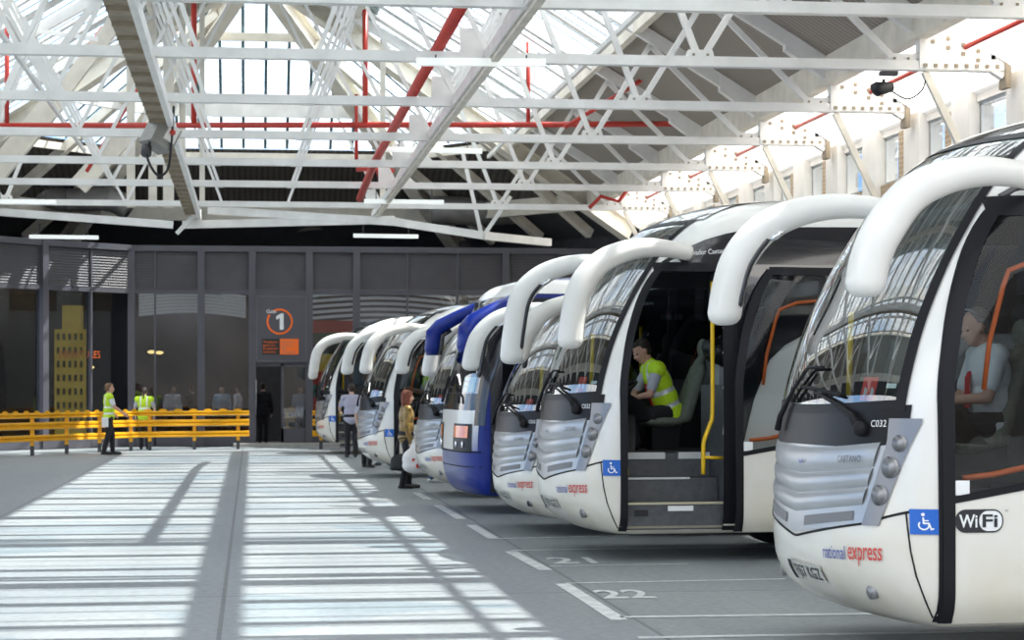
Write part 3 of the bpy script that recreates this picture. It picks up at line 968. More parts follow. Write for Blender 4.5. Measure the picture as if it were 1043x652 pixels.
def floor_mat():
    m = bpy.data.materials.new('worn_grey_concrete_floor')
    nt, N, L = nodes(m); b = N['Principled BSDF']
    tc = N.new('ShaderNodeTexCoord')
    n1 = N.new('ShaderNodeTexNoise'); n1.inputs['Scale'].default_value = .35; n1.inputs['Detail'].default_value = 8
    n2 = N.new('ShaderNodeTexNoise'); n2.inputs['Scale'].default_value = 14; n2.inputs['Detail'].default_value = 8
    mp = N.new('ShaderNodeMapping'); mp.inputs['Scale'].default_value = (1.6, .25, 1)
    L.new(tc.outputs['Object'], mp.inputs[0]); L.new(mp.outputs[0], n1.inputs['Vector']); L.new(tc.outputs['Object'], n2.inputs['Vector'])
    r = N.new('ShaderNodeValToRGB'); r.color_ramp.elements[0].position = .35; r.color_ramp.elements[1].position = .65
    r.color_ramp.elements[0].color = (.215, .235, .25, 1); r.color_ramp.elements[1].color = (.30, .32, .33, 1)
    L.new(n1.outputs['Fac'], r.inputs['Fac'])
    r2 = N.new('ShaderNodeValToRGB'); r2.color_ramp.elements[0].position = .3; r2.color_ramp.elements[1].position = .7
    r2.color_ramp.elements[0].color = (.8, .8, .8, 1); r2.color_ramp.elements[1].color = (1.08, 1.08, 1.08, 1)
    L.new(n2.outputs['Fac'], r2.inputs['Fac'])
    mx = N.new('ShaderNodeMix'); mx.data_type = 'RGBA'; mx.blend_type = 'MULTIPLY'; mx.inputs['Factor'].default_value = 1
    L.new(r.outputs['Color'], mx.inputs['A']); L.new(r2.outputs['Color'], mx.inputs['B'])
    # paving slab joints every few metres, and a different tone of slab inside the bays
    br = N.new('ShaderNodeTexBrick'); br.offset = 0; br.inputs['Scale'].default_value = 1; br.inputs['Mortar Size'].default_value = .018
    br.inputs['Brick Width'].default_value = 3.07; br.inputs['Row Height'].default_value = 9.0
    br.inputs['Color1'].default_value = (1, 1, 1, 1); br.inputs['Color2'].default_value = (.88, .9, .92, 1); br.inputs['Mortar'].default_value = (.45, .45, .45, 1)
    mp2 = N.new('ShaderNodeMapping'); mp2.inputs['Location'].default_value = (.22, 0, 0)
    L.new(tc.outputs['Object'], mp2.inputs[0]); L.new(mp2.outputs[0], br.inputs['Vector'])
    m2 = N.new('ShaderNodeMix'); m2.data_type = 'RGBA'; m2.blend_type = 'MULTIPLY'; m2.inputs['Factor'].default_value = .8
    L.new(mx.outputs['Result'], m2.inputs['A']); L.new(br.outputs['Color'], m2.inputs['B'])
    L.new(m2.outputs['Result'], b.inputs['Base Color'])
    rr = N.new('ShaderNodeMapRange'); rr.inputs['To Min'].default_value = .42; rr.inputs['To Max'].default_value = .7
    L.new(n1.outputs['Fac'], rr.inputs['Value']); L.new(rr.outputs[0], b.inputs['Roughness'])
    return m


def ribbed(name, col, scale, axis='X', dark=.55):
    m = pbr(name, col, .6)
    nt, N, L = nodes(m); b = N['Principled BSDF']
    tc = N.new('ShaderNodeTexCoord'); w = N.new('ShaderNodeTexWave'); w.bands_direction = axis; w.inputs['Scale'].default_value = scale
    L.new(tc.outputs['Object'], w.inputs['Vector'])
    r = N.new('ShaderNodeValToRGB'); r.color_ramp.elements[0].color = (*[c * dark for c in col], 1); r.color_ramp.elements[1].color = (*col, 1)
    r.color_ramp.elements[0].position = .1; r.color_ramp.elements[1].position = .5
    L.new(w.outputs['Fac'], r.inputs['Fac']); L.new(r.outputs['Color'], b.inputs['Base Color'])
    bu = N.new('ShaderNodeBump'); bu.inputs['Strength'].default_value = .4; bu.inputs['Distance'].default_value = .03
    L.new(w.outputs['Fac'], bu.inputs['Height']); L.new(bu.outputs['Normal'], b.inputs['Normal'])
    return m


def brick_mat(name, c1, c2, mo, scale=1.0):
    m = pbr(name, c1, .8)
    nt, N, L = nodes(m); b = N['Principled BSDF']
    tc = N.new('ShaderNodeTexCoord'); br = N.new('ShaderNodeTexBrick'); br.inputs['Scale'].default_value = scale
    br.inputs['Brick Width'].default_value = .24; br.inputs['Row Height'].default_value = .08; br.inputs['Mortar Size'].default_value = .01
    br.inputs['Color1'].default_value = (*c1, 1); br.inputs['Color2'].default_value = (*c2, 1); br.inputs['Mortar'].default_value = (*mo, 1)
    sp = N.new('ShaderNodeSeparateXYZ'); cb = N.new('ShaderNodeCombineXYZ'); ad = N.new('ShaderNodeMath')
    L.new(tc.outputs['Object'], sp.inputs[0]); L.new(sp.outputs['X'], ad.inputs[0]); L.new(sp.outputs['Y'], ad.inputs[1])
    L.new(ad.outputs[0], cb.inputs['X']); L.new(sp.outputs['Z'], cb.inputs['Y']); L.new(cb.outputs[0], br.inputs['Vector'])
    L.new(br.outputs['Color'], b.inputs['Base Color'])
    return m


M['floor'] = floor_mat()
M['roofglass'] = glass('roof_glazing', (.86, .93, .95), 1.06, diff=.25, dcol=(.9, .96, .97), refl=.6, fmax=.25)
nt_, N_, L_ = nodes(M['roofglass'])
tr_ = [n for n in N_ if n.bl_idname == 'ShaderNodeBsdfTransparent'][0]
tc_ = N_.new('ShaderNodeTexCoord'); vo_ = N_.new('ShaderNodeTexVoronoi'); vo_.inputs['Scale'].default_value = .55
L_.new(tc_.outputs['Object'], vo_.inputs['Vector']); rp_ = N_.new('ShaderNodeValToRGB')
rp_.color_ramp.elements[0].color = (.60, .74, .82, 1); rp_.color_ramp.elements[1].color = (.93, .97, .98, 1); rp_.color_ramp.elements[1].position = .5
sp_ = N_.new('ShaderNodeSeparateColor'); L_.new(vo_.outputs['Color'], sp_.inputs[0]); L_.new(sp_.outputs[0], rp_.inputs['Fac']); L_.new(rp_.outputs['Color'], tr_.inputs['Color'])
M['softsheet'] = glass('translucent_eaves_sheet', (.8, .8, .78), 1.06, diff=.8, dcol=(.72, .70, .66), refl=.5, fmax=.1)  # eaves sheet made translucent to brighten the eaves and coach sides
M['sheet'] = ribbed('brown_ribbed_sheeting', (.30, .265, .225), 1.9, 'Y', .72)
M['sheetend'] = ribbed('shaded_ribbed_sheeting', (.07, .06, .05), 1.9, 'X', .5)  # brown sheeting at the far end, its shade painted in as darker colour
M['bar'] = pbr('glazing_bar_teal', (.07, .13, .14), .5)
M['line'] = pbr('road_paint_white', (.78, .80, .80), .6, var=.35, scale=9)
M['walldark'] = pbr('dark_wall', (.05, .05, .055), .8, var=.3)
M['wallwhite'] = pbr('white_painted_wall', (.80, .78, .73), .6, var=.14, scale=1.2)
M['brick'] = brick_mat('tan_brick', (.40, .29, .18), (.32, .23, .14), (.46, .40, .31))
M['backwall'] = pbr('opposite_buildings', (.34, .28, .23), .8, var=.45, scale=.25)
M['kerb'] = pbr('kerb_concrete', (.42, .41, .38), .8, var=.2, scale=8)

# ---- floor and paint
mb = MB(); mb.mm(-45, 40, -42, 72, -.3, 0); struct(mb.build('floor', M['floor']))


def fpt(px, py, z=.004):
    Y = EYE * FPX / (py - HY)
    v = P(px, py, Y); v.z = z; return v


ntrim = [0]


def trim(mb, mat, nm='trim'):
    ntrim[0] += 1
    return struct(mb.build('%s_%d' % (nm, ntrim[0]), mat))


def paint(a, b, w=.11):
    a, b = Vector(a), Vector(b); d = (b - a).normalized(); n = Vector((-d.y, d.x, 0)) * (w / 2)
    mb = MB(); mb.quad(a + n, a - n, b - n, b + n)
    return trim(mb, M['line'])


for a, b in (((424, 502), (436, 509)), ((446, 515), (470, 529)), ((480, 535), (503, 549)), ((520, 562), (556, 581)), ((573, 595), (631, 632))):
    paint(fpt(*a), fpt(*b), .13)
paint(fpt(576, 594.5), fpt(800, 590), .07); paint(fpt(632, 629), fpt(935, 625), .11); paint(fpt(650, 650), fpt(1043, 643), .11)
paint(fpt(500, 549), fpt(640, 546), .09); paint(fpt(520, 561), fpt(800, 557), .09)
paint(fpt(560, 577), fpt(700, 574.5), .05)
# painted bay numbers
for (px, py, s) in ((645, 606, '22'), (590, 571.5, '21')):
    o = fpt(px, py, .005); mb = MB()
    text_on(mb, s, lambda u, v: Vector((o.x + u - .3, o.y + v * 1.7 - .3, .005)), .45 if len(s) > 1 else .15, .42, offset=.02)
    trim(mb, M['line'])

# ---- roof planes
EAVES = [(XC + HALF, 8), (XC + HALF, YA + HALF * .4142), (XC + 6.2, YA + HALF), (XC - 5.6, YA + HALF), (XC - HALF, YA + HALF * .4142), (XC - HALF, 8)]
TOPS = [((XC, 8), (XC, YA)), ((XC, YA),) * 2, ((XC, YA),) * 2, ((XC, YA),) * 2, ((XC, YA), (XC, 8))]
NAMES = ['right', 'right_chamfer', 'end', 'left_chamfer', 'left']


def rz(f): return RZ - (RZ - EZ) * f


facets = []
for k in range(5):
    A, B = Vector((*EAVES[k], 0)), Vector((*EAVES[k + 1], 0)); Ta, Tb = Vector((*TOPS[k][0], 0)), Vector((*TOPS[k][1], 0))
    facets.append((A, B, Ta, Tb))

    def q(f0, f1, dz, name, mat):
        pts = []
        for (T, E, f) in ((Ta, A, f0), (Ta, A, f1), (Tb, B, f1), (Tb, B, f0)):
            p = T.lerp(E, f); p.z = rz(f) + dz; pts.append(p)
        if (pts[0] - pts[3]).length < .01: pts = pts[:3]
        return struct(MB().add(pts, [tuple(range(len(pts)))]).build(name, mat))
    q(0.0, FG, .10, 'ceiling_glazing_' + NAMES[k], M['roofglass'])
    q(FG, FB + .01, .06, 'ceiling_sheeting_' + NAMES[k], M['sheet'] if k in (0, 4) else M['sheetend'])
    q(FB, 1.05, .10, 'ceiling_soffit_' + NAMES[k], M['softsheet'] if k == 0 else M['walldark'])

    d = (B - A).normalized(); Lf = (B - A).length
    n_in = (Ta.lerp(Tb, .5) - A.lerp(B, .5)); n_in = n_in - d * n_in.dot(d); dist = n_in.length; n_in.normalize()
    foot = (Tb - A).dot(d)

    def pt(s, f):
        """point at distance s along the eaves, slope fraction f"""
        return A + d * s + n_in * (dist * (1 - f)) + Vector((0, 0, rz(f)))

    def fmin(s):
        p = A + d * s
        if k == 0: return max(0.0, (p.y - YA) / (HALF * .4142))
        if k == 4: return max(0.0, (p.y - YA) / (HALF * .4142))
        return (foot - s) / foot if s < foot else (s - foot) / (Lf - foot)
    mb = MB(); step = .62; s = .31
    while s < Lf:
        f0 = fmin(s)
        if f0 < FG - .02: mb.bar(pt(s, f0) + Vector((0, 0, .06)), pt(s, FG) + Vector((0, 0, .09)), .05 if k in (0, 4) else .085, .012)
        s += step
    ntrim[0] += 1; struct(mb.build('trim_%d' % ntrim[0], M['bar']))
    if k in (0, 4): q(0.0, .29 if k == 0 else .32, .13, 'ceiling_sun_block_' + NAMES[k], M['wallwhite'])  # opaque strips added high beside the ridge to shade the floor at left
    # flat strips added on long slopes to stripe the floor with shade; rafters elsewhere
    if k in (0, 4):
        mb = MB(); s = 0.4
        while s < Lf - .2:
            f0 = fmin(s)
            if f0 < FG - .02: mb.bar(pt(s, f0) + Vector((0, 0, .07)), pt(s, FG) + Vector((0, 0, .07)), (.30, .52, .24)[int(s / 1.633) % 3], .02)
            s += 1.633
        ntrim[0] += 1; struct(mb.build('trim_%d' % ntrim[0], M['truss']))
    else:
        mb = MB()
        for s in (Lf * .22, Lf * .5, Lf * .78): mb.bar(pt(s, fmin(s)) - Vector((0, 0, .12)), pt(s, 1.0) - Vector((0, 0, .12)), .2, .26)
        if k != 2:
            ntrim[0] += 1; struct(mb.build('trim_%d' % ntrim[0], M['truss2']))
    # purlins round the slope
    for (f, w, h, mm) in ((.244, .12, .22, 'truss2'), (.484, .16, .50, 'truss'), (FG + .004, .14, .20, 'truss2'), (FB + .01, .22, .46, 'truss2')):
        if k == 1 and f < .6: continue
        Tm = Ta.lerp(A, f); Tn = Tb.lerp(B, f); Tm.z = Tn.z = rz(f) - .12
        ntrim[0] += 1; struct(MB().bar(Tm, Tn, w, h).build('trim_%d' % ntrim[0], M[mm]))
ntrim[0] += 1; struct(MB().bar((XC, 8, RZ - .15), (XC, YA, RZ - .15), .25, .4).build('trim_%d' % ntrim[0], M['truss']))
for k in (1, 2, 3, 4):
    e = EAVES[k]
    ntrim[0] += 1; struct(MB().ibeam((XC, YA, RZ - .3), (e[0], e[1], EZ - .2), .42, .5, .05).build('trim_%d' % ntrim[0], M['truss2']))

# ---- trusses
NODES_R = [(9.1, [9.6, 7.3]), (6.22, [7.3, 4.95]), (3.28, [4.95, .12]), (.9, [2.6])]


def roofz(x, y):
    fs = [abs(x - XC) / HALF]
    if y > YA: fs.append((y - YA) / HALF); 
    return RZ - (RZ - EZ) * min(max(fs) * (1.06 if y > YA else 1), 1)


def raf_z(x): return EZ + (HALF - abs(x - XC)) * (RZ - EZ) / HALF


def make_truss():
    t = empty('roof_truss')
    z = 0.0
    for dy in (0,):
        mb = MB(); mb.bar((XC - HALF, 0, 0), (XC + HALF, 0, 0), .17, .03); mb.bar((XC - HALF, -.07, .06), (XC + HALF, -.07, .06), .025, .13); mb.bar((XC - HALF, .07, .06), (XC + HALF, .07, .06), .025, .13)
        mb.build('bottom_chord', M['truss'], t)
    for sg in (1, -1):
        a = (XC, 0, RZ - EZ - .28); b = (XC + sg * (HALF + .02), 0, -.02)
        MB().bar(a, b, .16, .22).build('rafter', M['truss'], t)
        mx = lambda x: XC + sg * (x - XC)
        for xn, tops in NODES_R:
            for xt in tops:
                MB().bar((mx(xn), 0, .05), (mx(xt), 0, raf_z(mx(xt)) - EZ - .25), .09 if xn > 5 else .065, .085 if xn > 5 else .06, (0, 1, 0)).build('web_member', M['truss'], t)
            g = MB(); s2 = -sg
            if xn == 3.28:
                g.prism([(mx(xn) + sg * .05, .0), (mx(xn) + s2 * .42, .0), (mx(xn) + s2 * .42, .46), (mx(xn) + s2 * .22, .46)] if sg > 0 else [(mx(xn) - .12, 0), (mx(xn) + .12, 0), (mx(xn) + .06, .15), (mx(xn) - .06, .15)], lambda u, v, o: (u, .03 - o, v), .05)
                if sg > 0: g.prism([(mx(xn) + .05, .0), (mx(xn) + .5, .03), (mx(xn) + .12, .42)], lambda u, v, o: (u, .03 - o, v), .05)
            elif xn < 1:
                g.box((mx(xn), 0, .03), (.2, .06, .12))
            else:
                g.prism([(mx(xn) - .24, -.02), (mx(xn) + .24, -.02), (mx(xn) + .17, .22), (mx(xn) - .17, .22)], lambda u, v, o: (u, .04 - o, v), .08)
                for bx in (-.15, 0, .15): g.box((mx(xn) + bx, -.05, .03), (.03, .03, .03), mi=1)
                for bx in (-.1, .1): g.box((mx(xn) + bx, -.05, .15), (.03, .03, .03), mi=1)
            g.build('gusset_plate', [M['truss'], M['rust']], t)
        # bolted end plate at the eaves
        g = MB(); e = mx(XC + HALF)
        g.prism([(e, .0), (e - sg * 1.25, .0), (e - sg * 1.25, .45), (e - sg * 2.0, .98), (e - sg * 2.0, 1.3), (e, .12)], lambda u, v, o: (u, .10 - o, v), .2)
        for i in range(8): g.box((e - sg * (.12 + .15 * i), -.11, .05), (.05, .03, .05), mi=1)
        for i in range(5):
            for j in (0, 1): g.box((e - sg * (.18 + .22 * i), -.11, .16 + .085 * i - .13 * j * (i > 0) + .02), (.05, .03, .05), mi=1)
        g.box((e + sg * .03, 0, .2), (.08, .3, .9), mi=1)
        g.build('end_plate', [M['truss'], M['rust']], t)
        MB().bar((e - sg * 1.15, 0, -.02), (e - sg * .12, 0, -2.1), .10, .10, (0, 1, 0)).build('knee_brace', M['truss2'], t)
    return t


TR = make_truss()
LAB = ['white riveted lattice roof truss above the camera, nearest of the roof trusses', 'second nearest white lattice roof truss, above the nearest coach',
       'white roof truss whose bottom chord runs along the top edge of the photo', 'white roof truss, second chord down from the top, black spotlight under it',
       'white roof truss, third chord down from the top of the photo', 'white roof truss whose chord runs just below the long red pipe',
       'white roof truss, third chord from the far end, crossing the blue clerestory panes', 'white roof truss in front of the dark ducts, second from the far end',
       'farthest white roof truss, lowest chord, just above the anthracite facade']
for i, y in enumerate(TRUSS_Y):
    t = TR if i == 0 else copy_tree(TR)
    t.location = (0, y, EZ); tag(t, LAB[i], 'roof truss', 'roof trusses across the hall')

# ---- long girders at chord level
g = empty('roof_girder', (-1.45, 0, EZ), label='left long roof girder with brown stiffened web and white flange', cat='girder', group='long roof girders')
mb = MB(); mb.bar((.12, 10, -.05), (.12, 57, -.05), .09, .20); mb.build('flange', M['truss'], g)
mb = MB(); mb.bar((-.08, 10, -.02), (-.08, 57, -.02), .32, .03); mb.build('web_plate', M['rust'], g)
mb = MB()
stf = MB().box((0, 0, 0), (.30, .05, .07)).mesh('stiffener', M['rust'])
for k in range(36): link('stiffener', stf, g, (-.08, 18 + k * 1.08, -.06))
g = empty('roof_girder', (3.28, 0, EZ), label='right long roof girder with white triangular gusset plates at each truss', cat='girder', group='long roof girders')
mb = MB(); mb.bar((0, 10, 0), (0, 57.5, 0), .10, .16); mb.build('flange', M['truss2'], g)
mb = MB(); mb.bar((-.085, 10, .06), (-.085, 57.5, .06), .03, .16); mb.build('web_plate', M['truss'], g)
for (x, lab) in ((6.15, 'thin white bracing bar between trusses, right of the middle'), (-4.2, 'thin white bracing bar between trusses, left of the middle')):
    tag(MB().bar((x, 10, EZ + 1.5), (x, 56, EZ + 1.5), .07, .09).build('bracing_bar', M['truss']), lab, 'bracing bar')
# low horizontal braces in front of the facade
for i, (a, b, lab) in enumerate((((0, 216, 57), (176, 229, 57), 'white brace bar sloping to the tall post, left'), ((186, 229, 56.5), (402, 224, 56.5), 'white level brace bar above the gate sign'),
                                 ((212, 214, 56), (402, 226, 56), 'white sloping brace bar above the gate sign'), ((402, 226, 56), (492, 240, 56), 'white brace bar falling right towards the middle'),
                                 ((492, 240, 56), (560, 247, 58), 'grey white brace bar end near the far coaches'))):
    tag(MB().bar(P(*a), P(*b), .14, .20).build('brace_bar', M['truss']), lab, 'brace bar')
for i, (a, b, lab) in enumerate((((470, 150, 55), (490, 237, 55), 'thin white strut dropping to the low brace, middle'), ((494, 238, 55), (520, 200, 55), 'thin cream strut rising right from the low brace'),
                                 ((180, 238, 56), (204, 213, 56), 'short brown strut under the left girder end'))):
    tag(MB().bar(P(*a), P(*b), .10, .10).build('strut', M['truss']), lab, 'strut')
# thick cream diagonals at the left
for (a, b, w, lab) in (((-6, 178, 50), (62, 96, 50), .5, 'thick cream diagonal beam at the left edge, lowest'), ((62, 96, 50), (118, 22, 50), .34, 'cream diagonal beam at the left, middle height'),
                       ((80, 190, 57), (132, 132, 57), .5, 'wide cream diagonal beam over the left duct'), ((22, 18, 40), (56, 100, 40), .16, 'grey white strut leaning right at the top left corner'),
                       ((-4, 118, 42), (46, 0, 42), .14, 'pale steel diagonal crossing the top left corner'), ((26, 100, 44), (98, 0, 44), .14, 'pale steel diagonal left of the left girder'),
                       ((-4, 26, 47), (100, 40, 47), .10, 'thin pale tie bar near the top left'), ((30, 28, 52), (110, 18, 52), .10, 'thin pale tie rising right near the top left')):
    tag(MB().bar(P(*a), P(*b), w, w * .6, (0, 1, 0)).build('diagonal_beam', M['truss2'] if 'cream' in lab else M['truss']), lab, 'beam')
# tall posts by the left girder
for px, Y, w, lab in ((134, 57.5, .20, 'white tall post, first from left in the post cluster'), (156, 57, .20, 'white tall post, second from left in the post cluster'), (172, 56.5, .26, 'white tall post, third from left and thickest of the post cluster'),
                      (186, 57, .16, 'slim white tall post, fourth from left in the cluster'), (206, 57, .13, 'slim white tall post at the right of the cluster'), (391, 56, .14, 'white tall post standing behind the red pipes')):
    a = P(px, 245, 54.0); b = P(px, -12, 54.0); a.y = b.y = 54.3 + .14; a.z = 6.16; b.z = roofz(a.x, a.y) - .3
    tag(MB().bar((a.x, a.y, a.z), (a.x, a.y, b.z), w, w, (1, 0, 0)).build('steel_post', M['truss2']), lab, 'post', 'tall roof posts')

# ---- red pipes
def pipe(pts, r, lab, drops=()):
    o = MB().tube(pts, r, 10).build('sprinkler_pipe', M['red'])
    tag(o, lab, 'pipe', 'red sprinkler pipes')
    for a, b, rr in drops: MB().tube([a, b], rr, 8).build('branch_pipe', M['red'], o)
    return o


def up(px, y0, y1, Y):
    a, b = P(px, y0, Y), P(px, y1, Y); b.z = min(b.z, roofz(b.x, b.y) - .1); return a, b

pipe([P(-30, 128, 46), P(560, 127, 46), P(862, 125, 46)], .062, 'long level red pipe across the roof at mid height',
     [(*up(7, 128, -20, 46), .05), (*up(197.5, 128, -20, 46), .06), (*up(372, 127, 10, 46), .06), (*up(538, 127, 8, 46), .045), (*up(703, 126, 78, 46), .045), (*up(363, 168, 96, 46), .04)])
pipe([(2.62, 24.5, EZ + .30), (2.62, 46, EZ + .30), (2.5, 50, EZ - .15)], .085, 'thick red pipe running towards the back beside the right girder')
pipe([P(363, 172, 54), P(384, 172, 54), P(390, 190, 54), P(400, 172, 54)], .07, 'short red pipe loop above the right duct')
pipe([(10.02, 12, 6.52), (10.02, 58, 6.52)], .038, 'thin red pipe along the right eaves')
pipe([P(208, 97, 62), P(385, 97, 62)], .03, 'thin red pipe across the end glazing')
pipe([P(88, 175, 56), P(158, 62, 56)], .05, 'red pipe following the left glazing slope')
pipe([P(40, 120, 50), P(105, 28, 50)], .06, 'red pipe following the glazing at the upper left')
pipe([P(575, 130, 44), P(640, 90, 44), P(700, 52, 44)], .045, 'red pipe rising right under the brown sheeting')
pipe([P(600, 212, 54), P(612, 200, 54), P(630, 205, 54), P(648, 182, 54)], .05, 'small red pipe bends at the foot of the brown sheeting')

# ---- lamps and fittings on the trusses
for (a, b, Y, lab) in (((424, 63), (556, 64), 29.3, 'long grey white light batten on the second chord'), ((391, 152), (491, 154), 43.5, 'white light batten under the red pipe, middle'), ((371, 205), (452, 206), 52, 'white light batten in front of the right duct'),
                       ((360, 240), (426, 241), 57, 'white light batten just above the facade, right of the gate sign'), ((30, 241), (100, 242), 57, 'white light batten just above the facade, left'), ((-10, 205), (57, 206), 53, 'white light batten at the left edge')):
    bt = MB(); bt.bar(P(*a, Y), P(*b, Y), .10, .10); o = bt.build('light_batten', M['batten']); tag(o, lab, 'light', 'light battens')
    for f in (.15, .85):
        p = P(*a, Y).lerp(P(*b, Y), f); MB().bar(p, p + Vector((0, 0, .35 if Y > 40 else .1)), .02, .02).build('hanger', M['darksteel'], o)
o = empty('loudspeaker', P(163, 139, 36.2), label='boxy cream loudspeaker with red spot under the left girder', cat='loudspeaker')
MB().box((0, 0, 0), (.42, .5, .42), .5, ry=.5).build('housing', M['greybox'], o); MB().box((.2, -.2, .02), (.2, .06, .28), .5, ry=.5).build('front_panel', M['wallwhite'], o)
MB().ell((.22, -.26, .04), (.05, .03, .05)).build('red_spot', M['red'], o); MB().tube([(-.22, -.1, -.2), (-.22, -.2, -.32)], .09, 12).build('lens', M['darksteel'], o)
o = MB().tube(bez([P(153, 143, 36), P(150, 160, 36), P(160, 178, 36), P(171, 172, 36), P(175, 140, 36), P(177, 108, 36)], 6), .022, 8).build('hanging_cable', M['cable'])
tag(o, 'black cable looping below the loudspeaker', 'cable')
o = empty('spotlight', P(900, 91, 29.4), label='black spotlight clamped under the chord at upper right', cat='spotlight')
MB().tube([(-.13, -.05, -.02), (-.10, -.04, 0), (.12, .05, .04)], [.10, .10, .07], 14).build('lamp_body', M['cable'], o); MB().bar((0, 0, 0), (0, 0, .14), .05, .03).build('bracket', M['cable'], o)
MB().tube(bez([(.1, .05, 0), (.35, .05, -.12), (.55, .05, 0), (.6, .05, .14)], 5), .012, 6).build('lead', M['cable'], o)
o = empty('junction_box', P(905, 75, 29.4), label='small dark box on top of the chord above the spotlight', cat='box'); MB().box((0, 0, 0), (.24, .12, .06)).build('box_body', M['darksteel'], o)

# ---- ducts on the terminal roof
for pts, r, lab in (([P(318, 236, 66), P(316, 205, 66), P(326, 190, 66), P(350, 184, 66), P(420, 186, 66), P(520, 190, 66), P(545, 215, 66)], .62, 'large grey ventilation duct with a curved elbow, right'),
                    ([P(8, 200, 62), P(30, 188, 62), P(60, 203, 62), P(110, 203, 62), P(132, 214, 62)], .34, 'grey ventilation duct at the left, tapering off'),
                    ([P(440, 214, 63.5), P(520, 214, 63.5), P(610, 200, 63.5), P(660, 214, 63.5)], .42, 'grey ventilation duct above the middle coaches')):
    pp = bez(pts, 5); o = MB().tube(pp, r, 20).build('ventilation_duct', M['duct']); tag(o, lab, 'duct', 'ducts on the terminal roof')
    for k in range(3, len(pp) - 2, 4):
        MB().tube([pp[k], pp[k] + (pp[k + 1] - pp[k]).normalized() * .06], r * 1.05, 20).build('joint_band', M['duct'], o)

# ---- perimeter walls
yT = 61.8
ex = EAVES
mb = MB()
for k in (1, 2, 3):
    a, b = Vector((*ex[k], 0)), Vector((*ex[k + 1], 0)); o = (a + b) / 2 - Vector((XC, YA, 0)); o = o.normalized() * .5
    mb.quad(a + o + Vector((0, 0, 0)), b + o, b + o + Vector((0, 0, 6.3)), a + o + Vector((0, 0, 6.3)))
struct(mb.build('wall_back', M['walldark']))
struct(MB().quad((-45, -41, 0), (40, -41, 0), (40, -41, 13), (-45, -41, 13)).build('wall_front', M['backwall']))
mb = MB(); xr = XC + HALF + .28
mb.mm(xr, xr + .25, 5, 61, 0, 4.3)
y = 5.0
mb.mm(xr, xr + .25, 5, 61, 6.02, 6.3)
wr = struct(mb.build('wall_right', M['wallwhite']))
n = 0
for i in range(23):
    y0 = 5.0 + 2.45 * i
    struct(MB().mm(xr - .12, xr + .27, y0 - .42, y0 + .42, 0, 6.2).build('trim_%d' % (ntrim[0] + 1), M['wallwhite'])); ntrim[0] += 1
    struct(MB().mm(xr - .03, xr + .22, y0 + .42, y0 + 2.03, 4.3, 5.2).build('trim_%d' % (ntrim[0] + 1), M['brick'])); ntrim[0] += 1
    if i % 3 != 1:
        struct(MB().mm(xr - .03, xr + .22, y0 + .42, y0 + 1.0, 5.2, 6.02).build('trim_%d' % (ntrim[0] + 1), M['brick'])); ntrim[0] += 1
    n += 1
    fr = MB(); a, b = (y0 + 1.0, y0 + 2.03) if i % 3 != 1 else (y0 + .42, y0 + 2.03)
    fr.mm(xr + .05, xr + .1, a, a + .05, 5.2, 6.02); fr.mm(xr + .05, xr + .1, b - .05, b, 5.2, 6.02); fr.mm(xr + .05, xr + .1, a, b, 5.2, 5.25); fr.mm(xr + .05, xr + .1, a, b, 5.97, 6.02)
    w = struct(fr.build('window_%d' % n, M['truss']))
    MB().quad((xr + .05, a, 5.05), (xr + .05, b, 5.05), (xr + .05, b, 6.02), (xr + .05, a, 6.02)).build('pane', M['skyglass'] if False else M['doorglass'], w)

# ================================================================ TERMINAL FACADE
cT, sT = math.cos(TH), math.sin(TH)


def fx(px, y=yT):
    k = (px - CX) / FPX; Yc = y / (cT - k * sT)
    return k * Yc * cT + Yc * sT


def fz(py, Y=61.0): return EYE + (HY - py) / FPX * Y


Cx = fx(134)
ZT, ZL, ZW, ZS = fz(250), fz(256), fz(297), .35


def lpos(px):
    """distance along the angled left facade for a pixel column"""
    lo, hi = -1.0, 30.0
    for _ in range(50):
        t = (lo + hi) / 2; x, y = Cx - t * .7071, yT - t * .7071
        X = x * CR[0] + y * CR[1]; Y = x * CF[0] + y * CF[1]
        if CX + X / Y * FPX > px: lo = t
        else: hi = t
    return t


def fac(side):
    if side == 'r': return lambda u, d, z: (u, yT - d, z)
    return lambda u, d, z: (Cx - u * .7071 + d * .7071, yT - u * .7071 - d * .7071, z)


def fbox(mb, F, u0, u1, d0, d1, z0, z1, mi=0):
    vs = [F(u, d, z) for u in (u0, u1) for d in (d0, d1) for z in (z0, z1)]
    return mb.add(vs, [(0, 1, 3, 2), (4, 6, 7, 5), (0, 4, 5, 1), (2, 3, 7, 6), (0, 2, 6, 4), (1, 5, 7, 3)], mi)


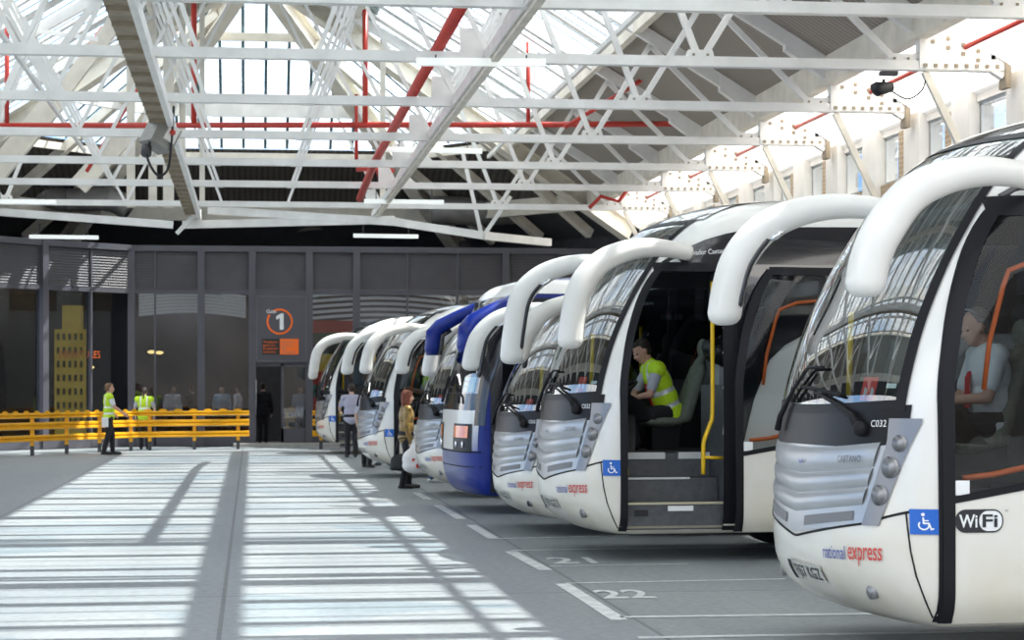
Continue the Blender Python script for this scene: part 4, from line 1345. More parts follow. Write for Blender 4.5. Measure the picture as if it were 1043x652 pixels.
def facade(side, cols, thick, skip=()):
    F = fac(side)
    mb = MB(); fbox(mb, F, cols[0], cols[-1], -.2, .12, ZL, ZT); fbox(mb, F, cols[0], cols[-1], -.1, .09, ZW - .06, ZW + .06); fbox(mb, F, cols[0], cols[-1], -.1, .10, .02, ZS)
    if skip:
        mb = MB(); fbox(mb, F, cols[0], cols[-1], -.2, .12, ZL, ZT); fbox(mb, F, cols[0], cols[-1], -.1, .09, ZW - .06, ZW + .06)
        for i in range(len(cols) - 1):
            if i not in skip: fbox(mb, F, cols[i], cols[i + 1], -.1, .10, .02, ZS)
    trim(mb, M['anthracite'])
    for i, u in enumerate(cols):
        w = .20 if i in thick else .05
        mb = MB(); fbox(mb, F, u - w / 2, u + w / 2, -.1, .16 if i in thick else .10, .02, ZT); trim(mb, M['anthracite'])
    for i in range(len(cols) - 1):
        u0, u1 = cols[i], cols[i + 1]
        mb = MB(); nb = 14
        for k in range(nb):
            z = lerp(ZW + .08, ZL - .02, (k + .5) / nb); h = (ZL - ZW) / nb
            vs = [F(u, d, zz) for u in (u0, u1) for d, zz in ((.0, z + h * .5), (.06, z - h * .35), (.06, z - h * .45), (-.02, z + h * .35))]
            mb.add(vs, [(0, 1, 5, 4), (1, 2, 6, 5), (2, 3, 7, 6)])
        fbox(mb, F, u0, u1, -.08, -.05, ZW, ZL)
        trim(mb, M['louvre'])
        if i in skip: continue
        wn[0] += 1
        mb = MB(); fbox(mb, F, u0, u1, -.01, .01, ZS, ZW)
        struct(mb.build('window_%d' % wn[0], M['termglass']))


wn = [n]
pr = [134, 158, 205, 257, 315, 363, 415, 466, 515, 566, 617, 670, 722, 775, 830]
cr = [fx(p) for p in pr]
facade('r', cr, {0, 2, 3, 4, 5, 8, 11, 14}, skip={3})
clf = [lpos(p) for p in (134, 91, 43, -8, -60, -112)]
facade('l', clf, {2, 4})
# lobby behind the glass
FL = fac('l')
e = FL(clf[-1], 0, 0)
mb = MB()
mb.mm(e[0] - 1, cr[-1], yT + 6.5, yT + 6.7, 0, 4.5); mb.mm(cr[-1], cr[-1] + .2, yT, yT + 6.7, 0, ZT)
o = struct(mb.build('wall_lobby', M['walldark']))
mb = MB(); mb.add([(Cx, yT + .02, 4.45), (cr[-1], yT + .02, 4.5), (cr[-1], yT + 6.6, 4.5), (e[0] - 1, yT + 6.6, 4.5), (e[0], e[1] + .02, 4.5)], [(0, 1, 2, 3, 4)])
struct(mb.build('ceiling_lobby', M['walldark']))
mb = MB(); mb.add([(Cx, yT + .02, ZT), (cr[-1], yT + .02, ZT), (cr[-1], yT + 6.6, ZT), (e[0] - 1, yT + 6.6, ZT), (e[0], e[1] + .02, ZT)], [(0, 1, 2, 3, 4)])
struct(mb.build('ceiling_terminal_roof', M['walldark']))
mb = MB(); mb.add([(Cx, yT + .02, .012), (cr[-1], yT + .02, .012), (cr[-1], yT + 6.6, .012), (e[0] - 1, yT + 6.6, .012), (e[0], e[1] + .02, .012)], [(0, 1, 2, 3, 4)])
struct(mb.build('floor_lobby', M['interior_mid']))
trim(MB().mm(fx(238), fx(345), yT - .9, yT - .05, 0, .10), M['kerb'])

# gate sign
su0, su1 = fx(258), fx(314.5)
sx = lambda px: fx(px)
sgn = empty('gate_sign', (0, 0, 0), label='anthracite gate panel with ringed number 1 above the door', cat='sign')
mb = MB(); mb.mm(su0, su1, yT - .17, yT - .03, fz(369.5), fz(299)); mb.build('panel', M['anthracite'], sgn)
mb = MB()
for (a, b, c, d) in ((261, 312, 301, 302), (261, 312, 367, 368)): mb.mm(fx(a), fx(b), yT - .185, yT - .16, fz(d), fz(c))
for a in (261, 311): mb.mm(fx(a), fx(a + 1), yT - .185, yT - .16, fz(368), fz(301))
mb.build('panel_border', M['louvre'], sgn)
cx, cz = fx(284.8), fz(327.3)
yf = yT - .19
fn = lambda u, v: Vector((cx + u, yf, cz + v))
mb = MB(); disc(mb, fn, 0, 0, .37, .315, 40, math.radians(-215), math.radians(120)); mb.build('ring', M['orangepanel'], sgn)
mb = MB(); mb.add([(cx + u, yf - .005, cz + v) for u, v in ((.0, -.23), (.11, -.23), (.11, .23), (.03, .23), (-.10, .15), (-.10, .05), (.0, .10))], [tuple(range(7))]); mb.build('number', M['signwhite'], sgn)
mb = MB(); text_on(mb, 'Gate', lambda u, v: Vector((cx - .37 + u, yf - .008, cz + .24 + v)), .27, .10, offset=.01); mb.build('word', M['signwhite'], sgn)
mb = MB(); mb.mm(fx(267), fx(285), yf - .01, yf + .02, fz(361), fz(345)); b = mb.build('black_notice', M['signblack'], sgn)
mb = MB()
for k, s in enumerate(('This departure', 'gate is for', 'all coaches and', 'destinations to')):
    text_on(mb, s, lambda u, v: Vector((fx(268) + u, yf - .015, fz(349.2 + 3.4 * k) + v)), .40 - .05 * (k % 2), .065)
mb.build('notice_text', M['orangepanel'], b)
mb = MB(); mb.mm(fx(285), fx(304), yf - .01, yf + .02, fz(361), fz(345)); b = mb.build('orange_notice', M['orangepanel'], sgn)
mb = MB()
for k, s in enumerate(('Please wait for', 'the doors to', 'open', 'and queue here')):
    text_on(mb, s, lambda u, v: Vector((fx(286.5) + u, yf - .015, fz(349.2 + 3.4 * k) + v)), (.38, .32, .14, .40)[k], .06)
mb.build('notice_text', M['rust'], b)
# doors below the sign
dz = fz(370)
d = struct(MB().mm(fx(257.5), fx(261), yT - .06, yT + .04, .1, dz).mm(fx(286.5), fx(289), yT - .06, yT + .04, .1, dz).mm(fx(311), fx(315), yT - .06, yT + .04, .1, dz).mm(fx(257), fx(315), yT - .06, yT + .04, dz - .09, dz + .02).mm(fx(286.5), fx(315), yT - .06, yT + .04, .1, .5).build('door_1', M['anthracite']))
MB().mm(fx(289), fx(311), yT - .01, yT + .01, .5, dz - .09).build('door_pane', M['termglass'], d)
MB().tube([(fx(260.5), yT - .12, .9), (fx(260.5), yT - .12, 1.9)], .025, 8).build('door_handle', M['silver'], d)
o = empty('waiting_room_window', label='bright paned window seen through the open gate door', cat='window'); 
yq = yT + 6.2
mb = MB(); mb.mm(fx(275, yq), fx(297, yq), yT + 6.2, yT + 6.3, .3, 2.95); mb.build('bright_pane', M['lit'], o)
mb = MB()
for k in range(7): mb.mm(fx(275, yq), fx(297, yq), yT + 6.12, yT + 6.18, .3 + .43 * k, .37 + .43 * k)
for p in (275, 286, 289, 297): mb.mm(fx(p, yq) - .04, fx(p, yq) + .04, yT + 6.12, yT + 6.18, .3, 2.95)
mb.build('window_bars', M['anthracite'], o)
MB().mm(fx(277, yq), fx(284, yq), yT + 6.08, yT + 6.12, 1.0, 1.5).build('green_poster', M['green'], o)

# stand-ins behind the glass for reflections in it, plus lettering and lamps
FLx = lambda px, d, z: FL(lpos(px), d, z)
o = empty('display_tower', label='tall yellow tower standing in for a building reflected in the left glass', cat='display')  # yellow block added in place of a building's reflection in the pane
tw = P(73, 400, 60.0); tu = lambda dx, dy, z: (tw.x + dx * CR[0] + dy * CF[0], tw.y + dx * CR[1] + dy * CF[1], z)
mb = MB(); mb.box(tu(0, 0, 1.65), (.86, .5, 3.27), -TH); mb.box(tu(.03, 0, 3.6), (.5, .45, .7), -TH); mb.build('tower', M['mirroryellow'], o)
mb = MB()
for j in range(7):
    for p in range(5): mb.box(tu(-.32 + .16 * p, -.26, .8 + .38 * j), (.07, .03, .18), -TH)
mb.build('tower_windows', M['mirrordark'], o)
o = empty('letter_board', label='orange lettering strip behind the glass beside the yellow tower', cat='sign')
mb = MB(); text_on(mb, 'DEPARTURES', lambda u, v: Vector(tu(-.30 + u, -.30, P(73, 365, 60).z + v)), 1.15, .2); mb.build('letters', M['orangepanel'], o)
for (p0, p1, z0, z1, lab) in ((318, 470, 3.35, 4.32, 'pale slatted blind for a reflected facade, high behind the glass, left of the coaches'), (480, 640, 3.35, 4.32, 'pale slatted blind for a reflected facade, high behind the glass, above the coaches'), (140, 250, 3.75, 4.32, 'pale slatted blind for a reflected facade, high behind the glass, left of the gate sign')):
    o = empty('window_blind', label=lab, cat='blind', group='reflection stand-ins behind the terminal glass')  # curved slats added to imitate a banded facade mirrored above
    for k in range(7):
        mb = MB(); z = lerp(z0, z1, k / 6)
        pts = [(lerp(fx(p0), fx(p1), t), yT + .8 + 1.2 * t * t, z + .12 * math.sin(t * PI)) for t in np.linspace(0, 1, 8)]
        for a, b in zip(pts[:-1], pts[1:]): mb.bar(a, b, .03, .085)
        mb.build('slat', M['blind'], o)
o = empty('display_board', label='red, green and yellow bands standing in for a reflection in the glass right of the gate', cat='board')  # coloured bands added to imitate a reflection in the glass
for k, (c, a, b) in enumerate((('dred', 325, 338), ('green', 338, 350), ('signblack', 350, 360), ('mirroryellow', 360, 378), ('dred', 378, 392), ('green', 392, 405), ('dred', 405, 420))):
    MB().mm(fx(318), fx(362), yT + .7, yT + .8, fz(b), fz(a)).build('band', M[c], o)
for i, (px, z, lab) in enumerate(((128, 2.25, 'small glowing lamp behind the glass by the corner'), (152, 2.7, 'small glowing lamp behind the glass, right of the corner'), (160, 2.68, 'small glowing lamp next to another behind the glass'))):
    tag(MB().ell((fx(px) if px > 134 else FLx(px, -1.5, 0)[0], (yT + 1.5) if px > 134 else FLx(px, -1.5, 0)[1], z), (.12, .06, .05)).build('lobby_lamp', M['lit2']), lab, 'lamp', 'lamps in the terminal lobby')

# ---- yellow barrier
def barrier(pts, lab, over=.2):
    r = empty('crash_barrier', label=lab, cat='barrier', group='yellow crash barriers')
    for (zc, h, t) in ((.985, .13, 'top'), (.73, .18, 'mid'), (.425, .16, 'low')):
        mb = MB()
        for a, b in zip(pts[:-1], pts[1:]):
            a, b = Vector((*a, 0)), Vector((*b, 0))
            dn = (b - a).normalized(); nn = Vector((dn.y, -dn.x, 0))
            prof = [(-.03, -.5), (.04, -.42), (.04, -.15), (0, -.02), (0, .02), (.04, .15), (.04, .42), (-.03, .5)]
            vs = [q + nn * d + Vector((0, 0, zc + k * h)) for q in (a, b) for d, k in prof]; n8 = len(prof)
            mb.add(vs, [(i, i + 1, n8 + i + 1, n8 + i) for i in range(n8 - 1)])
            if t == 'top':
                Lr = (b - a).length; s = .25
                while s < Lr:
                    q = a + dn * s
                    mb.add([q + dn * (.13 * math.cos(x)) + nn * .03 + Vector((0, 0, zc + .05 + .075 * math.sin(x))) for x in np.linspace(0, PI, 7)], [tuple(range(7))]); s += .42
        mb.build('rail', M['barrier'], r)
    for a, b in zip(pts[:-1], pts[1:]):
        a, b = Vector((*a, 0)), Vector((*b, 0)); n = max(1, int((b - a).length / 1.35))
        for k in range(n + 1):
            q = a.lerp(b, (k + .25) / (n + .5)) + Vector((0, .09, 0))
            MB().bar(q + Vector((0, 0, .24)), q + Vector((0, 0, 1.04)), .13, .09, (1, 0, 0)).build('post', M['barrier'], r)
            MB().bar(q, q + Vector((0, 0, .26)), .12, .09, (1, 0, 0)).build('post_foot', M['darksteel'], r)
    return r


def gp(px, Y):
    v = P(px, 400, Y); return (v.x, v.y)


barrier([gp(-14, 51.6), gp(141, 57.4), gp(253.5, 58.8)], 'long yellow steel crash barrier bending along the glass facade')
barrier([gp(318, 58.6), gp(372, 59.0)], 'short yellow crash barrier right of the gate door')
barrier([(fx(290), yT + 2.0), (fx(312), yT + 2.0)], 'yellow barrier seen through the gate door pane')
# ================================================================ PLACE THE COACHES
G = 'coaches parked in the row'
def relabel(o, lab): o['label'] = lab; return o
cA = levante('coach', 'nearest white coach at the right edge, door closed', G, 'closed', 2.36, 2.27)
place_bus(cA, 2.64, 13.29, -.03)
cB = levante('coach', 'second nearest white coach, door open with a seated driver in yellow vest', G, 'open', 2.15, 2.03, wifi=False)
place_bus(cB, 1.077, 21.15)
def dup_bus(src, X, Y, lab, dz=0.0, zs=1.0, yaw=BUS_YAW):
    c = relabel(copy_tree(src), lab)
    for ch in c.children: ch.location.z = 0
    place_bus(c, X, Y, dz, yaw, zs); return c
cC = dup_bus(cB, .575, 24.7, 'white coach directly behind the open door coach, only its nose showing', -.05, .89)
set_arms(cC, 2.34, 2.27)
cE = dup_bus(cA, -.74, 33.2, 'white coach just behind the blue coach, only its nose showing', -.04, .89)
set_arms(cE, 2.20, 2.26)
cF = dup_bus(cA, -2.19, 40.3, 'white coach behind the woman in the brown jacket', 0, .91)
set_arms(cF, 2.2, 2.2)
cG = dup_bus(cB, -4.42, 54.3, 'farthest white coach by the gate, man boarding at its open door', 0, .96, math.radians(-1.2))
cD = blue_coach('coach', 'blue and silver coach with blue mirror arms and orange indicator', G)
place_bus(cD, -.237, 29.0, lx_=.41)
# ================================================================ PEOPLE
M['skin'] = pbr('skin', (.62, .40, .30), .5, var=.12, scale=14)
M['skin_red'] = pbr('skin_ruddy', (.62, .34, .25), .5, var=.15, scale=14)
M['hair_dark'] = pbr('hair_dark_brown', (.035, .022, .015), .7, var=.4, scale=40)
M['hair_grey'] = pbr('hair_grey', (.20, .18, .17), .7, var=.3, scale=40)
M['hair_red'] = pbr('hair_auburn', (.22, .055, .025), .6, var=.4, scale=30)
M['hair_fair'] = pbr('hair_light_brown', (.22, .12, .06), .7, var=.4, scale=40)
M['shirt_white'] = pbr('shirt_white', (.78, .79, .82), .8, var=.06, scale=12, bump=.15)
M['shirt_grey'] = pbr('shirt_pale_grey', (.50, .50, .58), .8, var=.1, scale=12, bump=.15)
M['shirt_lilac'] = pbr('shirt_lilac_grey', (.42, .41, .52), .8, var=.1, scale=12, bump=.15)
M['trouser'] = pbr('trousers_black', (.018, .018, .022), .85, var=.3, scale=10)
M['jeans'] = pbr('jeans_blue', (.06, .11, .20), .85, var=.3, scale=20)
M['shoe'] = pbr('shoe_black', (.015, .015, .015), .4)
M['shoe_pale'] = pbr('trainer_pale', (.7, .68, .64), .6)
M['hivis'] = pbr('hi_vis_yellow', (.50, .74, .02), .7, emis=(.5, .75, .02), es=.05)
M['reflect'] = pbr('reflective_tape', (.78, .80, .78), .35, metal=.2)
M['tie'] = pbr('tie_red', (.62, .02, .03), .6)
M['jacket'] = pbr('jacket_shiny_brown', (.34, .21, .06), .32, metal=.25, var=.55, scale=16, bump=.5)
M['eye'] = pbr('eye_dark', (.02, .015, .012), .2)
M['lip'] = pbr('lips', (.45, .18, .15), .5)
M['bag_black'] = pbr('handbag_black', (.015, .015, .017), .45, bump=.2)
M['bag_white'] = pbr('carrier_bag_white', (.88, .86, .85), .45, bump=.6, scale=10)
M['bag_red'] = pbr('bag_print_red', (.7, .08, .05), .5)
M['bin_bag'] = pbr('bin_bag_black', (.015, .015, .016), .22, bump=1.0, scale=18)
M['denim_top'] = pbr('top_light_blue', (.42, .55, .66), .8)
M['paper'] = pbr('paper_white', (.85, .86, .86), .7)


def V(*a): return Vector(a)


def standing(h=1.75, stance=.10, step=0.0):
    """joints, person facing +x, left is +y"""
    k = h / 1.75
    J = dict(head=V(.02, 0, 1.625), neck=V(-.005, 0, 1.47), chest=V(0, 0, 1.27), waist=V(.0, 0, 1.06), pelvis=V(-.01, 0, .93))
    for s, n in ((1, 'L'), (-1, 'R')):
        J['sh' + n] = V(-.01, s * .185, 1.41); J['el' + n] = V(-.04, s * .245, 1.13); J['wr' + n] = V(.05, s * .25, .89)
        J['hip' + n] = V(0, s * .095, .91); st = step * s
        J['kn' + n] = V(.03 + st * .45, s * stance, .50); J['an' + n] = V(-.02 + st, s * stance, .085); J['toe' + n] = V(.17 + st, s * (stance + .02), .035)
    return {a: b * k for a, b in J.items()}, k


def face_dir(J):
    return J.get('face', V(1, 0, 0)).normalized()


def hand(mb, wr, el, palm, k, curl=.5, sd=1):
    """palm plus four separate unequal bent fingers and a thumb"""
    d = (wr - el).normalized(); p = palm.normalized(); p = (p - d * p.dot(d)).normalized(); a = d.cross(p) * sd
    r = .0085 * k
    c0, c1 = wr + d * .01 * k, wr + d * .085 * k
    for t in (-1, -.33, .33, 1): mb.cap(c0 + a * (t * .018 * k), c1 + a * (t * .029 * k), .016 * k, .0125 * k, 8)
    for i, t in enumerate((-1, -.33, .33, 1)):
        L = (.060, .074, .078, .068)[i] * k; b = c1 + a * (t * .030 * k); ang = curl * .6
        q1 = b + (d * math.cos(ang) + p * math.sin(ang)) * L * .45; q2 = q1 + (d * math.cos(ang * 2.2) + p * math.sin(ang * 2.2)) * L * .32; q3 = q2 + (d * math.cos(ang * 3.1) + p * math.sin(ang * 3.1)) * L * .25
        mb.cap(b, q1, r * 1.1, r, 8); mb.cap(q1, q2, r, r * .92, 8); mb.cap(q2, q3, r * .92, r * .75, 8)
    t0 = wr + d * .03 * k + a * .024 * k; t1 = t0 + (d * .6 + a * .55 + p * .45).normalized() * .040 * k; t2 = t1 + (d * .85 + a * .1 + p * .5).normalized() * .032 * k
    mb.cap(t0, t1, r * 1.45, r * 1.15, 8); mb.cap(t1, t2, r * 1.1, r * .85, 8)


def head_shapes(mb, J, k):
    f = face_dir(J); h = J['head']; upv = J.get('up', V(0, 0, 1)).normalized(); l = upv.cross(f).normalized(); upv = f.cross(l)
    R = Matrix((f, l, upv)).transposed()
    at = lambda x, y, z: h + R @ (V(x, y, z) * k)
    mb.ell(at(-.012, 0, .025), (.098 * k, .077 * k, .098 * k), R)          # skull
    mb.ell(at(.025, 0, -.035), (.066 * k, .061 * k, .080 * k), R)          # face
    mb.ell(at(.045, 0, -.092), (.036 * k, .038 * k, .030 * k), R)          # chin
    mb.ell(at(.078, 0, .012), (.018 * k, .046 * k, .013 * k), R)           # brow
    mb.cap(at(.084, 0, .004), at(.108, 0, -.030), .0105 * k, .0145 * k, 10)  # nose
    mb.ell(at(.094, .012, -.034), (.011 * k, .009 * k, .008 * k), R); mb.ell(at(.094, -.012, -.034), (.011 * k, .009 * k, .008 * k), R)
    mb.ell(at(.081, 0, -.062), (.013 * k, .024 * k, .010 * k), R)          # lips
    for s in (1, -1):
        mb.ell(at(.058, s * .040, -.025), (.024 * k, .020 * k, .018 * k), R)
        mb.ell(at(-.008, s * .078, -.008), (.020 * k, .009 * k, .031 * k), R)
    mb.cap(J['neck'] - V(0, 0, .03 * k), at(-.02, 0, -.06), .060 * k, .054 * k)
    return at, R


def limb(mb, a, b, c, ra, rb, rc, ri=0.0):
    mb.cap(a, b, ra + ri, rb + ri); mb.cap(b, c, rb + ri, rc + ri)


def torso_shapes(mb, J, k, g=0.0, low=True):
    sh = (J['shL'] - J['shR']).normalized()
    up = (J['neck'] - J['pelvis']).normalized(); f = sh.cross(up).normalized() * 1.0
    def fr(u): return Matrix((f, sh, u)).transposed()
    u1 = (J['neck'] - J['chest']).normalized(); u2 = (J['chest'] - J['waist']).normalized(); u3 = (J['waist'] - J['pelvis']).normalized()
    b = J.get('build', 1.0)
    mb.ell(J['chest'] + u1 * .02 * k, ((.108 * b) * k + g, (.165 * b) * k + g, .19 * k + g), fr(u1))
    mb.ell(J['waist'] + u2 * .03 * k, (.108 * b * k + g, .150 * b * k + g, .17 * k + g), fr(u2))
    if low: mb.ell(J['pelvis'], (.112 * b * k + g, .160 * b * k + g, .135 * k + g), fr(u3))
    for n in 'LR': mb.cap(J['neck'] - u1 * .05 * k, J['sh' + n], .062 * k + g * .8, .062 * k + g)
    mb.cap(J['chest'] + f * .0, J['neck'], .085 * k, .058 * k + g * .5)


def person(name, J, k, label, cat='person', group=None, shirt=None, trouser=None, vest=None, hair=('short', None), shoes=None, sleeves='short', skin='skin',
           tie=False, jacket=None, voxel=.011, eyes=True, palms=None, curl=(.6, .6), tall_boot=False):
    mb = MB()
    at, R = head_shapes(mb, J, k)
    torso_shapes(mb, J, k)
    for n, s in (('L', 1), ('R', -1)):
        limb(mb, J['sh' + n], J['el' + n], J['wr' + n], .054 * k, .041 * k, .029 * k)
        pl = (palms or {}).get(n, V(0, -s, 0)); hand(mb, J['wr' + n], J['el' + n], pl, k, curl[0 if n == 'L' else 1], s)
        limb(mb, J['hip' + n], J['kn' + n], J['an' + n], .088 * k, .058 * k, .038 * k)
        mb.cap(J['an' + n] - V(0, 0, .03 * k), J['toe' + n], .036 * k, .028 * k)
    me = remesh(mb, voxel, 3); me.materials.append(M[skin])
    o = link(name, me); tag(o, label, cat, group)

    def part(nm, b, mat, vx=None, sm=2):
        m = remesh(b, vx or voxel * 1.15, sm)
        for x in (mat if isinstance(mat, list) else [mat]): m.materials.append(M[x])
        return link(nm, m, o)
    if trouser:
        b = MB()
        u3 = (J['waist'] - J['pelvis']).normalized(); sh = (J['hipL'] - J['hipR']).normalized(); f = sh.cross(u3)
        bd = J.get('build', 1.0)
        b.ell(J['pelvis'] + u3 * .02 * k, (.125 * bd * k, .172 * bd * k, .14 * k), Matrix((f, sh, u3)).transposed())
        for n in 'LR': limb(b, J['hip' + n], J['kn' + n], J['an' + n], .098 * k, .074 * k, .058 * k)
        part('trousers', b, trouser)
    if shirt:
        b = MB(); torso_shapes(b, J, k, .016 * k, low=trouser is None or True)
        for n in 'LR':
            e = J['el' + n] if sleeves == 'long' else J['sh' + n].lerp(J['el' + n], .72)
            b.cap(J['sh' + n], e, .068 * k, .058 * k)
            if sleeves == 'long': b.cap(J['el' + n], J['wr' + n], .057 * k, .042 * k)
        part('shirt' if not jacket else 'jacket', b, shirt)
    if vest:
        b = MB(); torso_shapes(b, J, k, .033 * k)
        v = part('hi_vis_vest', b, [vest, 'reflect'])
        lo, hi = J['pelvis'], J['neck']; ax = (hi - lo); L2 = ax.length_squared
        for p in v.data.polygons:
            c = p.center; t = (c - lo).dot(ax) / L2
            side = abs(((c - J['chest']).dot((J['shL'] - J['shR']).normalized())))
            if .10 < t < .19 or .38 < t < .47 or (t > .47 and .075 * k < side < .115 * k): p.material_index = 1
    for n in 'LR':
        b = MB(); a = J['an' + n]; t = J['toe' + n]
        b.cap(a - V(0, 0, .035 * k), t, .046 * k, .036 * k); b.cap(a - V(.045 * k, 0, .045 * k), a - V(0, 0, .03 * k), .036 * k, .042 * k)
        if tall_boot: b.cap(a, a.lerp(J['kn' + n], .75), .05 * k, .062 * k)
        part('shoe', b, shoes or 'shoe', max(voxel, .012))
    st, hm = hair
    if hm:
        b = MB()
        if st in ('short', 'bald'):
            b.ell(at(-.030, 0, .040), (.092 * k, .083 * k, .094 * k), R); b.ell(at(-.048, 0, -.012), (.062 * k, .079 * k, .065 * k), R)
            if st == 'short': b.ell(at(.028, 0, .092), (.058 * k, .062 * k, .030 * k), R)
        elif st == 'bob':
            b.ell(at(-.022, 0, .035), (.108 * k, .093 * k, .10 * k), R)
            for s in (1, -1): b.cap(at(.0, s * .072, .03), at(-.005, s * .078, -.115), .036 * k, .034 * k)
            b.cap(at(-.062, .03, .02), at(-.062, .03, -.12), .055 * k, .05 * k); b.cap(at(-.062, -.03, .02), at(-.062, -.03, -.12), .055 * k, .05 * k)
            b.ell(at(.055, 0, .082), (.045 * k, .06 * k, .025 * k), R)
        elif st == 'ponytail':
            b.ell(at(-.028, 0, .035), (.100 * k, .086 * k, .098 * k), R); b.cap(at(-.11, 0, .03), at(-.13, 0, -.13), .035 * k, .025 * k); b.cap(at(-.13, 0, -.13), at(-.11, 0, -.24), .025 * k, .012 * k)
        part('hair', b, hm, max(voxel * .8, .009))
    if eyes:
        for s in (1, -1): MB().ell(at(.077, s * .031, -.001), (.010 * k, .012 * k, .008 * k), R).build('eye', M['eye'], o)
        MB().ell(at(.092, 0, -.063), (.006 * k, .021 * k, .006 * k), R).build('mouth', M['lip'], o)
    if tie:
        u1 = (J['neck'] - J['chest']).normalized(); sh = (J['shL'] - J['shR']).normalized(); f = sh.cross(u1)
        b = MB(); p0 = J['neck'] + f * .075 * k - u1 * .035 * k; p1 = J['chest'] + f * .15 * k; p2 = J['waist'] + f * .155 * k
        for (a, c, w0, w1) in ((p0, p0 - u1 * .04 * k, .02, .015), (p0 - u1 * .035 * k, p1, .016, .03), (p1, p2, .03, .038)):
            a0, a1 = a - sh * w0 * k, a + sh * w0 * k; c0, c1 = c - sh * w1 * k, c + sh * w1 * k; th = f * .012 * k
            b.add([a0, a1, c1, c0, a0 + th, a1 + th, c1 + th, c0 + th], [(0, 1, 2, 3), (7, 6, 5, 4), (0, 4, 5, 1), (1, 5, 6, 2), (2, 6, 7, 3), (3, 7, 4, 0)])
        b.build('tie', M['tie'], o)
    return o


def put(o, px, Y, rz, z=0.0):
    v = P(px, 400, Y); o.location = (v.x, v.y, z); o.rotation_euler = (0, 0, rz - TH); return o   # rz=0 faces photo right


def in_bus(o, bus, z=0.0):
    """place a figure built in the coach's own frame"""
    o.location = bus.location; o.location.z = z; o.rotation_euler = bus.rotation_euler


# ---- driver of the open-door coach, bending forward with joined hands
def seated(x0, y0, lean, seat=1.46, hx=.0, k=1.0, floor=1.06):
    """sitting, facing -x in coach frame; left hand side is -y"""
    J = {}
    pv = V(x0, y0, seat)
    J['pelvis'] = pv
    tl = lambda h, d=0: pv + V(-math.sin(lean) * h - d, 0, math.cos(lean) * h)
    J['waist'] = tl(.14); J['chest'] = tl(.35); J['neck'] = tl(.55, .02)
    J['head'] = J['neck'] + V(-.075 - .05 * lean, 0, .135)
    for s, n in ((-1, 'L'), (1, 'R')):
        J['sh' + n] = tl(.49, .01) + V(0, s * .185, 0)
        J['hip' + n] = pv + V(-.06, s * .10, -.01); J['kn' + n] = pv + V(-.50, s * .13, -.04); J['an' + n] = V(pv.x - .46 - .05 * s, pv.y + s * .12, floor + .085); J['toe' + n] = J['an' + n] + V(-.19, 0, -.05)
    return J


J = seated(1.60, .52, .38)
J['face'] = V(-.88, -.22, -.48); J['up'] = V(-.42, -.05, .9); J['build'] = 1.0
hd = J['pelvis'] + V(-.47, -.06, .16)
J['elL'] = J['shL'] + V(-.10, -.06, -.27); J['wrL'] = hd + V(.075, -.07, .0)
J['elR'] = J['shR'] + V(-.14, .05, -.26); J['wrR'] = hd + V(.07, .07, .015)
o = person('person', J, 1.0, 'driver in yellow vest and red tie sitting bent forward in the open coach doorway', shirt='shirt_grey', trouser='trouser', vest='hivis', hair=('short', 'hair_dark'), tie=True,
           voxel=.0085, palms={'L': V(0, 1, -.3), 'R': V(0, -1, -.3)}, curl=(1.0, 1.0), skin='skin_red')
in_bus(o, cB)
# ---- driver of the nearest coach
J = seated(1.72, .52, .02, seat=1.47); J['build'] = 1.15
J['face'] = V(-.95, -.05, -.28); J['up'] = V(-.28, 0, .96)
J['elL'] = J['shL'] + V(-.10, -.05, -.30); J['wrL'] = J['elL'] + V(-.25, .12, -.02); J['elR'] = J['shR'] + V(-.10, .05, -.30); J['wrR'] = J['elR'] + V(-.25, -.12, -.02)
o = person('person', J, 1.05, 'driver in white shirt and red tie seated behind the door glass of the nearest coach', shirt='shirt_white', trouser='trouser', hair=('bald', 'hair_grey'), tie=True, voxel=.010, skin='skin_red',
           palms={'L': V(0, .6, -1), 'R': V(0, -.6, -1)}, curl=(.8, .8))
in_bus(o, cA)
g = MB()
a = J['head'] + V(-.02, 0, .075)
g.tube([a + V(.05, -.085, -.01), a + V(-.06, -.08, .045), a + V(-.075, 0, .05), a + V(-.06, .08, .045), a + V(.05, .085, -.01)], .006, 6)
g.build('glasses', M['silver'], o)
# ---- bus drivers further back
J = seated(1.62, .40, .15); J['face'] = V(-.8, -.6, 0)
J['elL'] = J['shL'] + V(-.12, -.08, -.25); J['wrL'] = J['elL'] + V(-.25, .0, .06); J['elR'] = J['shR'] + V(-.12, .05, -.26); J['wrR'] = J['elR'] + V(-.22, -.05, .05)
o = person('person', J, 1.0, 'driver in yellow vest behind the door glass of the coach beside the woman', shirt='shirt_grey', trouser='trouser', vest='hivis', hair=('short', 'hair_dark'), voxel=.014, skin='skin_red')
in_bus(o, cF, -.09)

# ---- woman in the shiny brown jacket with two bags
J, k = standing(1.66, .075, .07)
J['wrL'] = V(.10, .20, .86) * k; J['elL'] = V(-.03, .24, 1.13) * k
J['wrR'] = V(.02, -.27, .84) * k; J['elR'] = V(-.05, -.25, 1.11) * k
J['build'] = 1.14
o = person('person', J, k, 'woman with auburn bob in shiny brown jacket standing beside a coach, holding bags', shirt='jacket', trouser='trouser', hair=('bob', 'hair_red'), sleeves='long', jacket=True, voxel=.0105, tall_boot=True, shoes='shoe')
put(o, 414, 36.4, .25); WOM = o; RW = o.rotation_euler.z
wx, wy = o.location.x, o.location.y
hand_w = lambda v: Vector((wx, wy, 0)) + Matrix.Rotation(RW, 3, 'Z') @ v
b = MB(); c = hand_w(V(.06, -.30, .0)) * 1
base = c.copy()
b.ell((.03, 0, .50), (.24, .12, .20)).ell((.05, 0, .40), (.26, .13, .14)).cap((0, 0, .60), (0, 0, .80), .11, .022)
me = remesh(b, .02, 1); me.materials.append(M['bag_white'])
